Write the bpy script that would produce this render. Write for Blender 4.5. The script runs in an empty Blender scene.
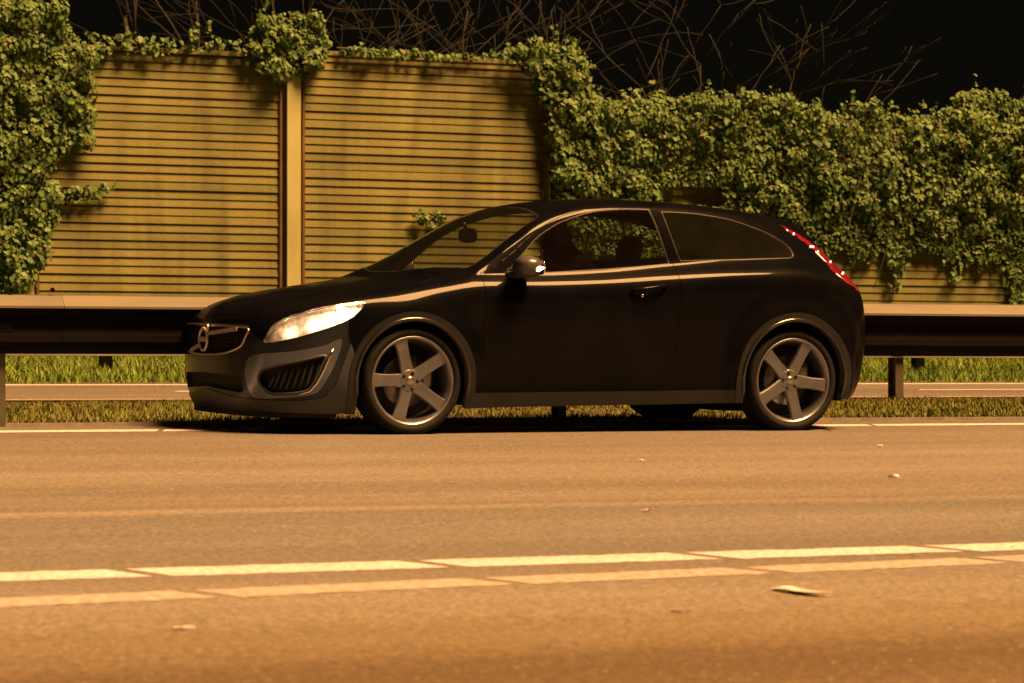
import bpy, bmesh, math, random
import numpy as np
from mathutils import Vector, Matrix
R = math.radians
random.seed(7); rng = np.random.default_rng(7)
scene = bpy.context.scene
C = scene.collection

# ------------------------------------------------------------------ camera, sky, sun, exposure
FPX, HORIZON, CAM_Z = 3300.0, 374.0, 0.36
cam = bpy.data.cameras.new('camera'); cam_o = bpy.data.objects.new('camera', cam); C.objects.link(cam_o)
cam.sensor_width = 36.0; cam.lens = 36.0*FPX/1024.0
cam_o.location = (0, 0, CAM_Z)
cam_o.rotation_euler = (R(90)+math.atan((HORIZON-341.5)/FPX), 0, 0)
cam.clip_start = 0.1; cam.clip_end = 3000
cam.dof.use_dof = True; cam.dof.focus_distance = 20.4; cam.dof.aperture_fstop = 7.1
scene.camera = cam_o

ROAD_A = R(24.5)                                   # the road runs to the right and away
RD = Vector((math.cos(ROAD_A), math.sin(ROAD_A), 0)); RN = Vector((-math.sin(ROAD_A), math.cos(ROAD_A), 0))
Q0 = 18.121                                        # distance to the line of the near wheels
to_sun = (RD*0.34 + RN*-0.39 + Vector((0, 0, 0.92))).normalized()
sun_el = math.asin(to_sun.z); sun_az = math.atan2(to_sun.x, to_sun.y)

world = bpy.data.worlds.new('World'); scene.world = world; world.use_nodes = True
wn = world.node_tree.nodes; wl = world.node_tree.links; wn.clear()
sky = wn.new('ShaderNodeTexSky'); sky.sky_type = 'NISHITA'; sky.sun_disc = False
sky.sun_elevation = sun_el; sky.sun_rotation = sun_az
tint = wn.new('ShaderNodeMix'); tint.data_type = 'RGBA'; tint.blend_type = 'MULTIPLY'; tint.inputs[0].default_value = 1
tint.inputs[7].default_value = (1.0, 0.66, 0.34, 1)
wl.new(sky.outputs[0], tint.inputs[6])
bg = wn.new('ShaderNodeBackground'); bg.inputs[1].default_value = 0.00025
wo = wn.new('ShaderNodeOutputWorld')
wl.new(tint.outputs[2], bg.inputs[0]); wl.new(bg.outputs[0], wo.inputs[0])

sl = bpy.data.lights.new('sun', 'SUN'); sl.energy = 4.4; sl.angle = R(22.0); sl.color = (1.0, 0.488, 0.165)
so = bpy.data.objects.new('sun', sl); C.objects.link(so); so.location = (10, 10, 30)
so.rotation_euler = to_sun.to_track_quat('Z', 'Y').to_euler()

vs = scene.view_settings
vs.view_transform = 'Standard'; vs.look = 'None'; vs.gamma = 1.0; vs.use_curve_mapping = False
vs.exposure = 1.86
scene.render.engine = 'CYCLES'

# ------------------------------------------------------------------ materials
def new_mat(name):
    m = bpy.data.materials.new(name); m.use_nodes = True
    nt = m.node_tree; return m, nt, nt.nodes['Principled BSDF']
def node(nt, kind, **kw):
    n = nt.nodes.new(kind)
    for k, v in kw.items(): setattr(n, k, v)
    return n
def ramp(nt, fac, stops):
    r = node(nt, 'ShaderNodeValToRGB'); e = r.color_ramp.elements
    while len(e) < len(stops): e.new(0.5)
    for el, (p, c) in zip(e, stops):
        el.position = p; el.color = (*c, 1) if len(c) == 3 else c
    nt.links.new(fac, r.inputs[0]); return r.outputs[0]
def noise(nt, scale, detail=4, rough=0.6, coord='Object', sc=None):
    tc = node(nt, 'ShaderNodeTexCoord'); t = node(nt, 'ShaderNodeTexNoise')
    t.inputs['Scale'].default_value = scale; t.inputs['Detail'].default_value = detail; t.inputs['Roughness'].default_value = rough
    if sc:
        mp = node(nt, 'ShaderNodeMapping'); mp.inputs['Scale'].default_value = sc
        nt.links.new(tc.outputs[coord], mp.inputs[0]); nt.links.new(mp.outputs[0], t.inputs['Vector'])
    else: nt.links.new(tc.outputs[coord], t.inputs['Vector'])
    return t.outputs['Fac']
def mixc(nt, fac, a, b, blend='MIX'):
    m = node(nt, 'ShaderNodeMix'); m.data_type = 'RGBA'; m.blend_type = blend
    for s, v in ((0, fac), (6, a), (7, b)):
        if hasattr(v, 'links'): nt.links.new(v, m.inputs[s])
        else: m.inputs[s].default_value = v if s == 0 else (*v, 1)
    return m.outputs[2]
def bump(nt, h, strength, dist, bsdf):
    b = node(nt, 'ShaderNodeBump'); b.inputs['Strength'].default_value = strength; b.inputs['Distance'].default_value = dist
    nt.links.new(h, b.inputs['Height']); nt.links.new(b.outputs[0], bsdf.inputs['Normal'])
def simple(name, col, rough=0.5, metal=0.0, var=0.0, scale=8.0, bumpd=0.0, coat=0.0, spec=0.5, sc=None):
    m, nt, b = new_mat(name)
    b.inputs['Roughness'].default_value = rough; b.inputs['Metallic'].default_value = metal
    b.inputs['Coat Weight'].default_value = coat; b.inputs['Coat Roughness'].default_value = 0.05
    b.inputs['Specular IOR Level'].default_value = spec
    if var > 0:
        f = noise(nt, scale, sc=sc)
        lo = tuple(c*(1-var) for c in col); hi = tuple(min(1, c*(1+var)) for c in col)
        nt.links.new(ramp(nt, f, [(0.3, lo), (0.7, hi)]), b.inputs['Base Color'])
        if bumpd: bump(nt, f, 1.0, bumpd, b)
    else: b.inputs['Base Color'].default_value = (*col, 1)
    return m
def emissive(name, col, strength, base=(0.3, 0.3, 0.3)):
    m, nt, b = new_mat(name)
    b.inputs['Base Color'].default_value = (*base, 1); b.inputs['Emission Color'].default_value = (*col, 1)
    b.inputs['Emission Strength'].default_value = strength; b.inputs['Roughness'].default_value = 0.2
    return m
def thin_glass(name, tint, gloss=1.0, rough=0.02, dust=0.0, dustcol=(0.3, 0.25, 0.2)):
    m = bpy.data.materials.new(name); m.use_nodes = True; nt = m.node_tree; nt.nodes.clear()
    out = node(nt, 'ShaderNodeOutputMaterial'); tr = node(nt, 'ShaderNodeBsdfTransparent'); gl = node(nt, 'ShaderNodeBsdfGlossy')
    tr.inputs[0].default_value = (*tint, 1); gl.inputs['Roughness'].default_value = rough
    fr = node(nt, 'ShaderNodeFresnel'); fr.inputs[0].default_value = 1.5
    mx = node(nt, 'ShaderNodeMixShader'); nt.links.new(fr.outputs[0], mx.inputs[0])
    nt.links.new(tr.outputs[0], mx.inputs[1]); nt.links.new(gl.outputs[0], mx.inputs[2])
    last = mx.outputs[0]
    if dust > 0:
        df = node(nt, 'ShaderNodeBsdfDiffuse'); df.inputs[0].default_value = (*dustcol, 1)
        f = ramp(nt, noise(nt, 3.0, 5), [(0.3, (dust*0.4,)*3), (0.75, (dust,)*3)])
        m2 = node(nt, 'ShaderNodeMixShader'); nt.links.new(f, m2.inputs[0])
        nt.links.new(last, m2.inputs[1]); nt.links.new(df.outputs[0], m2.inputs[2]); last = m2.outputs[0]
    nt.links.new(last, out.inputs[0]); return m

M = {}
# black metallic paint with fine flake and a little road dust
m, nt, b = new_mat('black_paint')
fl = noise(nt, 900, 2); du = noise(nt, 2.5, 6)
c1 = mixc(nt, ramp(nt, fl, [(0.55, (0, 0, 0)), (0.75, (1, 1, 1))]), (0.0016, 0.0019, 0.0032), (0.005, 0.006, 0.009))
nt.links.new(mixc(nt, ramp(nt, du, [(0.35, (0.0,)*3), (0.8, (0.05,)*3)]), c1, (0.05, 0.045, 0.04)), b.inputs['Base Color'])
b.inputs['Roughness'].default_value = 0.36; b.inputs['Specular IOR Level'].default_value = 0.012; b.inputs['Coat Weight'].default_value = 0.13; b.inputs['Coat Roughness'].default_value = 0.05
M['paint'] = m
M['trim'] = simple('dark_grey_trim', (0.006, 0.0075, 0.011), 0.34, 0.0, 0.25, 6, spec=.45)
M['skirt'] = simple('grey_skirt', (0.022, 0.026, 0.036), 0.5, 0.0, 0.3, 5)
M['silver'] = simple('silver_sheen', (0.115, 0.145, 0.225), 0.22, 0.8, 0.35, 3, coat=0.3)  # pale metallic colour that paints a broad reflection onto the dark bumper
M['bumper'] = simple('bumper_paint', (0.022, 0.026, 0.040), 0.26, 0.55, 0.2, 4, spec=.3)
M['edge'] = simple('window_edge_trim', (.018, .017, .018), .4, .0, .2, 10, spec=.2)
M['mirror_cap'] = simple('mirror_cap', (.075, .075, .085), .3, .3, .2, 10)
M['chrome'] = simple('chrome', (0.78, 0.76, 0.74), 0.16, 1.0, 0.05, 20)
M['satin'] = simple('satin_chrome', (0.45, 0.43, 0.41), 0.32, 1.0, 0.1, 20)
M['plastic'] = simple('black_plastic', (0.009, 0.009, 0.010), 0.7, 0, 0.3, 12, spec=.25)
M['dark'] = simple('dark_cavity', (0.006, 0.006, 0.006), 0.9, 0, 0.3, 6)
M['rubber'] = simple('rubber', (0.0055, 0.0056, 0.006), 0.75, 0, 0.35, 14, spec=.2)
M['alloy'] = simple('alloy', (0.19, 0.20, 0.25), 0.36, 0.8, 0.14, 9)
M['lip'] = simple('polished_lip', (0.25, 0.26, 0.31), 0.36, 0.9, 0.1, 12)
M['disc'] = simple('brake_disc', (0.20, 0.19, 0.18), 0.4, 0.9, 0.2, 12)
M['fabric'] = simple('seat_fabric', (0.014, 0.013, 0.013), 0.9, 0, 0.3, 30)
M['glass'] = thin_glass('window_glass', (0.92, 0.93, 0.90), dust=0.012)
M['screen'] = thin_glass('windscreen_glass', (0.50, 0.52, 0.46), rough=.04, dust=0.03, dustcol=(.2, .2, .14))
M['privacy'] = thin_glass('privacy_glass', (0.60, 0.62, 0.55), dust=0.035, dustcol=(0.20, 0.21, 0.14))
M['lens'] = thin_glass('lamp_lens', (0.93, 0.93, 0.93), rough=0.03)
M['bulb'] = emissive('lit_bulb', (1.0, 0.64, 0.36), 330)
M['bowl'] = simple('lamp_bowl', (0.72, 0.66, 0.62), 0.40, 0.35, 0.5, 38, 0.012)
M['badge'] = simple('badge_metal', (.55, .50, .52), .3, .45, .1, 30)
M['gloss'] = simple('gloss_arch_lip', (.010, .010, .012), .22, 0, .2, 8, coat=.6)
M['halo'] = emissive('lit_reflector', (1.0, 0.60, 0.32), 240)
M['amber'] = emissive('lit_indicator', (1.0, 0.56, 0.26), 200)
M['repeater'] = emissive('lit_repeater', (1.0, 0.60, 0.30), 3.0)
M['red'] = simple('red_lens', (0.20, 0.010, 0.022), 0.22, 0, 0.25, 12, coat=1.0)
M['redlit'] = emissive('lit_tail_lamp', (1.0, 0.05, 0.06), 0.35, (0.4, 0.02, 0.02))
M['redspot'] = emissive('tail_lamp_diode', (1.0, 0.55, 0.36), 1.6)

# asphalt: local x runs along the road, y across it
m, nt, b = new_mat('asphalt')
tc = node(nt, 'ShaderNodeTexCoord')
sx = node(nt, 'ShaderNodeSeparateXYZ'); nt.links.new(tc.outputs['Object'], sx.inputs[0])
big = noise(nt, 1.1, 6, 0.6, sc=(0.10, 1.0, 1.0))
fine = noise(nt, 42, 4, 0.75); grit = noise(nt, 170, 2, 0.5)
wob = noise(nt, 0.35, 3, 0.5)
wm = node(nt, 'ShaderNodeMath', operation='MULTIPLY_ADD'); wm.inputs[1].default_value = 0.30
nt.links.new(wob, wm.inputs[0]); nt.links.new(sx.outputs['Y'], wm.inputs[2])
mr = node(nt, 'ShaderNodeMapRange'); mr.inputs['From Min'].default_value = -14; mr.inputs['From Max'].default_value = 2
nt.links.new(wm.outputs[0], mr.inputs[0])
# worn and oily lanes, with uneven lamplight painted into the bands: position 0 = verge by the camera, 1 = median edge
def qq(q): return (q+0.15+14)/16.0
g = lambda v: (v, v*0.93, v*0.86)
lanes = ramp(nt, mr.outputs[0], [(qq(-13), (.07, .050, .028)), (qq(-10.9), (.088, .066, .040)), (qq(-10.25), (.145, .122, .090)), (qq(-9.4), g(.15)), (qq(-8.0), (.112, .110, .108)), (qq(-7.2), (.124, .124, .126)),
        (qq(-6.05), (.122, .120, .120)), (qq(-5.98), g(.165)), (qq(-5.80), g(.165)), (qq(-5.72), g(.115)), (qq(-5.4), g(.125)), (qq(-3.0), g(.148)), (qq(-1.6), g(.128)), (qq(-.3), g(.115)), (qq(1.0), g(.105))])
c2 = mixc(nt, 1.0, lanes, ramp(nt, big, [(0.3, (.78,)*3), (0.7, (1.2,)*3)]), 'MULTIPLY')
c3 = mixc(nt, 1.0, c2, ramp(nt, fine, [(0.34, (.58,)*3), (0.5, (1.0,)*3), (0.66, (1.6,)*3)]), 'MULTIPLY')
vor = node(nt, 'ShaderNodeTexVoronoi'); vor.inputs['Scale'].default_value = 26; nt.links.new(tc.outputs['Object'], vor.inputs['Vector'])
spk = ramp(nt, vor.outputs['Distance'], [(0.0, (1, 1, 1)), (0.10, (1, 1, 1)), (0.16, (0, 0, 0))])
sel = ramp(nt, noise(nt, 16, 2), [(0.52, (0, 0, 0)), (0.62, (1, 1, 1))])
c4 = mixc(nt, mixc(nt, 1.0, spk, sel, 'MULTIPLY'), c3, (0.42, 0.38, 0.33))
nt.links.new(c4, b.inputs['Base Color'])
b.inputs['Roughness'].default_value = 0.66; b.inputs['Specular IOR Level'].default_value = 0.4
bump(nt, fine, 1.0, 0.010, b)
M['asphalt'] = m
# road paint, worn
m, nt, b = new_mat('road_paint')
w = noise(nt, 40, 5, 0.7); w2 = noise(nt, 3, 4)
f = mixc(nt, 1.0, ramp(nt, w, [(0.36, (0.12,)*3), (0.50, (1,)*3)]), ramp(nt, w2, [(0.25, (.72,)*3), (0.6, (1,)*3)]), 'MULTIPLY')
nt.links.new(mixc(nt, f, (.15, .14, .12), (.64, .54, .62)), b.inputs['Base Color']); b.inputs['Roughness'].default_value = 0.6
bump(nt, w, 0.5, 0.003, b)
M['line'] = m
M['line2'] = simple('road_paint_faded', (.31, .265, .26), .7, 0, .45, 26)
M['seam'] = simple('joint_sealant', (.20, .185, .165), .7, 0, .3, 9)
# ground
m, nt, b = new_mat('verge_soil')
f1 = noise(nt, 1.4, 6); f2 = noise(nt, 22, 4)
nt.links.new(mixc(nt, 1.0, ramp(nt, f1, [(0.35, (.060, .050, .022)), (0.6, (.05, .065, .018)), (0.8, (.085, .07, .03))]), ramp(nt, f2, [(0.3, (.6,)*3), (0.7, (1.3,)*3)]), 'MULTIPLY'), b.inputs['Base Color'])
b.inputs['Roughness'].default_value = 0.95; bump(nt, f2, 1.0, 0.03, b)
M['soil'] = m
def leafmat(name, stops, scale=1.2, rough=0.6):
    m, nt, b = new_mat(name)
    oi = node(nt, 'ShaderNodeTexCoord'); at = node(nt, 'ShaderNodeAttribute', attribute_name='tone')
    nt.links.new(ramp(nt, at.outputs['Fac'], stops), b.inputs['Base Color'])
    b.inputs['Roughness'].default_value = rough; b.inputs['Specular IOR Level'].default_value = 0.25
    return m
M['ivy'] = leafmat('ivy_leaf', [(0, (.042, .082, .020)), (.45, (.074, .142, .036)), (.8, (.104, .180, .050)), (.93, (.130, .185, .065)), (1, (.12, .08, .04))])
M['grass_near'] = leafmat('dry_grass', [(0, (.09, .075, .022)), (.5, (.155, .15, .034)), (1, (.115, .165, .034))], rough=.8)
M['grass_far'] = leafmat('green_grass', [(0, (.085, .145, .024)), (.6, (.145, .25, .04)), (1, (.21, .29, .06))], rough=.8)
M['bark'] = simple('bark', (.0085, .0095, .007), .9, 0, .4, 4)  # very dark, standing in for lamplight fading out behind the barrier
M['stem'] = simple('ivy_stem', (.05, .04, .02), .9, 0, .3, 8)
M['slat'] = None
m, nt, b = new_mat('barrier_slat')
oi = node(nt, 'ShaderNodeObjectInfo'); f1 = noise(nt, 5, 5, 0.65, sc=(.25, 1, 1)); f2 = noise(nt, 40, 3)
c1 = ramp(nt, oi.outputs['Random'], [(0, (.110, .118, .032)), (.5, (.140, .142, .038)), (1, (.158, .150, .045))])
gp = node(nt, 'ShaderNodeNewGeometry'); mp = node(nt, 'ShaderNodeMapping'); mp.inputs['Scale'].default_value = (2.2, 2.2, .35); nt.links.new(gp.outputs['Position'], mp.inputs[0])
st_ = node(nt, 'ShaderNodeTexNoise'); st_.inputs['Scale'].default_value = 1.6; st_.inputs['Detail'].default_value = 6; nt.links.new(mp.outputs[0], st_.inputs['Vector'])
c1 = mixc(nt, 1.0, c1, ramp(nt, st_.outputs['Fac'], [(0.32, (.62, .60, .52)), (.5, (.95, .95, .92)), (.7, (1.12, 1.1, 1.1))]), 'MULTIPLY')
c2 = mixc(nt, 1.0, c1, ramp(nt, f1, [(0.3, (.74,)*3), (.7, (1.2,)*3)]), 'MULTIPLY')
nt.links.new(mixc(nt, 1.0, c2, ramp(nt, f2, [(0.3, (.85,)*3), (.7, (1.12,)*3)]), 'MULTIPLY'), b.inputs['Base Color'])
b.inputs['Roughness'].default_value = .75
M['slat'] = m
M['backing'] = simple('barrier_backing', (.11, .055, .02), .9, 0, .3, 3)
M['post'] = simple('pale_post', (.36, .37, .17), .55, 0, .2, 2.5, sc=(1, 1, .3))
M['concrete'] = simple('concrete', (.34, .31, .26), .85, 0, .2, 3, .004)
M['galv'] = simple('galvanised_steel', (.070, .064, .044), .6, .1, .38, 2.0, sc=(.4, 3, 3))
M['galvdark'] = simple('shade_dark_steel', (.0030, .0026, .0024), .9, .0, .35, 2.5, sc=(.4, 3, 3), spec=.08)  # near-black: paints shade on the rail face; also used for spacers and bolts
M['litter'] = simple('white_litter', (.66, .56, .60), .5, 0, .08, 40)
M['shirt'] = simple('dark_clothing', (.006, .006, .007), .95, 0, .3, 20, spec=.05)
M['skin'] = simple('skin', (.10, .06, .045), .6, 0, .1, 20)
M['hair'] = simple('hair', (.008, .006, .005), .7, 0, .3, 40)

# ------------------------------------------------------------------ helpers
def tag(o, label=None, cat=None, group=None, kind=None):
    if label: o['label'] = label
    if cat: o['category'] = cat
    if group: o['group'] = group
    if kind: o['kind'] = kind
    return o
def empty(name, loc=(0, 0, 0), parent=None, rz=0):
    o = bpy.data.objects.new(name, None); C.objects.link(o); o.location = loc; o.rotation_euler = (0, 0, rz)
    o.empty_display_size = 0.2; o.parent = parent; return o
def link(name, me, mat, parent=None, smooth=True):
    if mat and not me.materials: me.materials.append(mat)
    if smooth and len(me.polygons): me.polygons.foreach_set('use_smooth', [True]*len(me.polygons))
    o = bpy.data.objects.new(name, me); C.objects.link(o); o.parent = parent; return o
def mesh(name, V, F, mat, parent=None, smooth=True):
    me = bpy.data.meshes.new(name); me.from_pydata([tuple(v) for v in V], [], F); me.update()
    return link(name, me, mat, parent, smooth)
class MB:
    def __init__(s): s.V = []; s.F = []
    def add(s, V, F):
        k = len(s.V); s.V += [tuple(v) for v in V]; s.F += [tuple(i+k for i in f) for f in F]; return s
    def box(s, c, d, rot=None):
        x, y, z = d[0]/2, d[1]/2, d[2]/2
        P = [Vector(p) for p in ((-x,-y,-z),(x,-y,-z),(x,y,-z),(-x,y,-z),(-x,-y,z),(x,-y,z),(x,y,z),(-x,y,z))]
        if rot: P = [rot @ p for p in P]
        P = [p+Vector(c) for p in P]
        return s.add(P, [(0,3,2,1),(4,5,6,7),(0,1,5,4),(1,2,6,5),(2,3,7,6),(3,0,4,7)])
    def tube(s, pts, r, n=6, closed=False):
        P = [Vector(p) for p in pts]; k = len(P); rs = r if hasattr(r, '__len__') else [r]*k
        V = []; F = []; up = None
        for i, p in enumerate(P):
            a = P[(i-1) % k] if (closed or i > 0) else p; b_ = P[(i+1) % k] if (closed or i < k-1) else p
            t = (b_-a).normalized()
            if up is None: up = t.orthogonal().normalized()
            up = (up-t*up.dot(t)).normalized() if (up-t*up.dot(t)).length > 1e-4 else t.orthogonal().normalized()
            w = t.cross(up)
            V += [p+(up*math.cos(2*math.pi*j/n)+w*math.sin(2*math.pi*j/n))*rs[i] for j in range(n)]
        for i in range(k if closed else k-1):
            for j in range(n):
                a, b_ = i*n+j, i*n+(j+1) % n; c, d = ((i+1) % k)*n+(j+1) % n, ((i+1) % k)*n+j
                F.append((a, b_, c, d))
        if not closed: F += [tuple(range(n))[::-1], tuple(range((k-1)*n, k*n))]
        return s.add(V, F)
    def lathe(s, prof, n=48, axis='y'):             # prof: (radius, axial)
        V = []; F = []; k = len(prof)
        for i in range(n):
            a = 2*math.pi*i/n
            for r, h in prof:
                V.append((r*math.cos(a), h, r*math.sin(a)) if axis == 'y' else (r*math.cos(a), r*math.sin(a), h))
        for i in range(n):
            for j in range(k-1):
                a, b_ = i*k+j, ((i+1) % n)*k+j
                F.append((a, a+1, b_+1, b_) if axis == 'y' else (a, b_, b_+1, a+1))
        return s.add(V, F)
    def blob(s, c, size, e=2.0, n=20, k=12, rot=None, shear=None):   # superellipsoid
        V = []; F = []
        sp = lambda v, p: math.copysign(abs(v)**p, v)
        for i in range(k+1):
            ph = -math.pi/2+math.pi*i/k
            for j in range(n):
                th = 2*math.pi*j/n
                p = Vector((size[0]/2*sp(math.cos(ph), 2/e)*sp(math.cos(th), 2/e), size[1]/2*sp(math.cos(ph), 2/e)*sp(math.sin(th), 2/e), size[2]/2*sp(math.sin(ph), 2/e)))
                if shear: p = Vector(shear(p))
                if rot: p = rot @ p
                V.append(p+Vector(c))
        for i in range(k):
            for j in range(n):
                F.append((i*n+j, i*n+(j+1) % n, (i+1)*n+(j+1) % n, (i+1)*n+j))
        return s.add(V, F)
    def prism(s, poly, ax, h0, h1):                  # polygon in the plane across axis ax, extruded from h0 to h1
        def P(a, b_, h): return {'x': (h, a, b_), 'y': (a, h, b_), 'z': (a, b_, h)}[ax]
        n = len(poly)
        V = [P(a, b_, h0) for a, b_ in poly]+[P(a, b_, h1) for a, b_ in poly]
        F = [tuple(range(n))[::-1], tuple(range(n, 2*n))]+[(i, (i+1) % n, n+(i+1) % n, n+i) for i in range(n)]
        return s.add(V, F)
    def build(s, name, mat, parent=None, smooth=False, fix=True):
        o = mesh(name, s.V, s.F, mat, parent, smooth)
        if fix:
            bm = bmesh.new(); bm.from_mesh(o.data); bmesh.ops.recalc_face_normals(bm, faces=bm.faces); bm.to_mesh(o.data); bm.free()
        return o
def autosmooth(o, ang=35):
    me = o.data; me.polygons.foreach_set('use_smooth', [True]*len(me.polygons))
    bm = bmesh.new(); bm.from_mesh(me)
    for e in bm.edges:
        if len(e.link_faces) == 2 and e.calc_face_angle(0) > R(ang): e.smooth = False
    bm.to_mesh(me); bm.free(); return o
def road_frame(name):                                # local x along the road, y across it from the near wheels
    o = bpy.data.objects.new(name, None); return o
def RW(u, q, z=0.0):                                 # road coordinates to world
    p = RD*u+RN*(q+Q0); return Vector((p.x, p.y, z))
def to_road(o):
    o.location = RN*Q0; o.rotation_euler = (0, 0, ROAD_A); return o
GZ = [(-300, -.60), (-40, -.60), (-20, -.60), (-16.6, -.52), (1.42, .036), (1.6, .05), (3.2, .115), (5.2, .152), (5.4, .150), (9.3, .268), (9.5, .29), (11.7, .36), (14, .50), (15.6, .575), (18, .59), (60, .6), (900, .6)]
def gz(q): return float(np.interp(q, [a for a, _ in GZ], [b_ for _, b_ in GZ]))
# ------------------------------------------------------------------ ground and roads
SLOPE = 0.03
qs = [a for a, _ in GZ]; us = [-600, -100, -20, 0, 6, 12, 18, 24, 32, 60, 150, 700]
qd = sorted(set(qs+[float(v) for v in np.linspace(9.5, 16, 9)]+[float(v) for v in np.linspace(1.6, 5.2, 6)]))
V = [(u, q, gz(q)) for q in qd for u in us]; nu = len(us)
F = [(j*nu+i, j*nu+i+1, (j+1)*nu+i+1, (j+1)*nu+i) for j in range(len(qd)-1) for i in range(nu-1)]
ground = to_road(mesh('ground', V, F, M['soil'])); tag(ground, 'brown and green verge ground', None, None, 'structure')
def sheet(name, q0, q1, lift, mat, u0=-300, u1=500, slope=SLOPE, off=0.0, parent=None):
    V = [(u0, q0, slope*q0+off+lift), (u1, q0, slope*q0+off+lift), (u1, q1, slope*q1+off+lift), (u0, q1, slope*q1+off+lift)]
    return mesh(name, V, [(0, 1, 2, 3)], mat, parent, False)
road = to_road(sheet('road', -16.5, 1.38, 0.0, M['asphalt'])); tag(road, 'worn asphalt carriageway', None, None, 'structure')
mb = MB(); mb.box((100, 1.44, .036), (800, .11, .05))                # low edging strip between road and verge
road_edge = to_road(mb.build('road_edging', M['seam'])); tag(road_edge, 'narrow edging between asphalt and verge', None, None, 'structure')
def stripe(parent, ua, ub, qa, qb, w, mat, skew=0.05, lift=.0016, slope=SLOPE, off=0.0, name='road_marking'):
    n = max(1, int((ub-ua)/(.05 if abs(ub-ua) < 3 and qa < -5 else 1.5))); V = []; jr = .006 if n > 8 else 0
    for i in range(n+1):
        t = i/n; u = ua+(ub-ua)*t; q = qa+(qb-qa)*t
        for sgn in (-1, 1):
            qq_ = q+sgn*w/2+random.gauss(0, jr); uu = u+(sgn*skew if i in (0, n) else 0)
            V.append((uu, qq_, slope*qq_+off+lift))
    F = [(2*i, 2*i+2, 2*i+3, 2*i+1) for i in range(n)]
    return mesh(name, V, F, mat, parent, False)
def line_q(u, ua, qa, ub, qb): return qa+(qb-qa)*(u-ua)/(ub-ua)
# the two solid lines nearer the camera, laid in lengths with slanting drainage gaps
for (cuts, ua, qa, ub, qb, w, mt) in (([1.1, 2.15, 3.17, 4.17, 5.17, 6.13, 7.1, 8.1, 9.1], 2.72, -8.42, 6.47, -8.27, .27, M['line']),
                                 ([1.1, 2.12, 3.14, 4.12, 5.08, 6.03, 7.0, 8.0, 9.0], 2.51, -9.19, 6.18, -8.73, .235, M['line2'])):
    for a_, b_ in zip(cuts[:-1], cuts[1:]):
        stripe(road, a_+.034, b_-.034, line_q(a_, ua, qa, ub, qb), line_q(b_, ua, qa, ub, qb), w, mt, skew=-.035)
ec = [-14, -6, 0, 2.9, 4.6, 6.28, 7.18, 9.2, 11.2, 13.2, 16, 24, 40, 80]
for a_, b_ in zip(ec[:-1], ec[1:]): stripe(road, a_+.02, b_-.02, .73, .73, .24, M['line'], skew=.05)
far_road = to_road(sheet('road', 5.4, 9.2, 0.0, M['asphalt'], off=.0)); far_road.name = 'road'
tag(far_road, 'second narrower roadway beyond the verge', None, None, 'structure')
stripe(far_road, -40, 120, 8.9, 8.9, .20, M['line'])
for k in range(-3, 14): stripe(far_road, k*7+1.6, k*7+4.9, 7.3, 7.3, .14, M['line'])
stripe(far_road, -40, 120, 5.65, 5.65, .12, M['line2'])

# ------------------------------------------------------------------ grass
def blades(name, u0, u1, q0, q1, n, h, mat, label, lean=.5, patch=1.0):
    u = rng.uniform(u0, u1, n); q = rng.uniform(q0, q1, n)
    ph = np.sin(u*2.1+q*3)*.5+np.sin(u*.83-q*1.7+1)*.5+np.sin(u*5.3+q*4.1)*.35
    hh = h*(.45+.8*rng.random(n))*(1+patch*.45*ph); hh = np.clip(hh, .012, None)
    z = np.interp(q, [a for a, _ in GZ], [b_ for _, b_ in GZ])
    th = rng.uniform(0, 2*math.pi, n); w = .006+.006*rng.random(n)
    lx, ly = rng.normal(0, lean, n)*hh, rng.normal(0, lean, n)*hh
    V = np.zeros((n, 3, 3)); dx, dy = np.cos(th)*w, np.sin(th)*w
    V[:, 0] = np.stack([u-dx, q-dy, z-.01], 1); V[:, 1] = np.stack([u+dx, q+dy, z-.01], 1); V[:, 2] = np.stack([u+lx, q+ly, z+hh], 1)
    me = bpy.data.meshes.new(name); me.vertices.add(3*n); me.vertices.foreach_set('co', V.ravel())
    me.loops.add(3*n); me.loops.foreach_set('vertex_index', np.arange(3*n)); me.polygons.add(n)
    me.polygons.foreach_set('loop_start', np.arange(0, 3*n, 3)); me.update()
    at = me.attributes.new('tone', 'FLOAT', 'POINT')
    at.data.foreach_set('value', np.repeat(np.clip(.5+.28*ph+rng.normal(0, .2, n), 0, 1), 3))
    o = to_road(link(name, me, mat, None, False)); tag(o, label, 'grass', None, 'stuff'); return o
blades('grass', 2.5, 19.5, 1.52, 5.25, 60000, .030, M['grass_near'], 'short dry grass on the verge behind the guard rail')
blades('grass', 4, 26, 9.35, 15.6, 60000, .085, M['grass_far'], 'green grass bank at the foot of the noise barrier', patch=.8)

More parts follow.
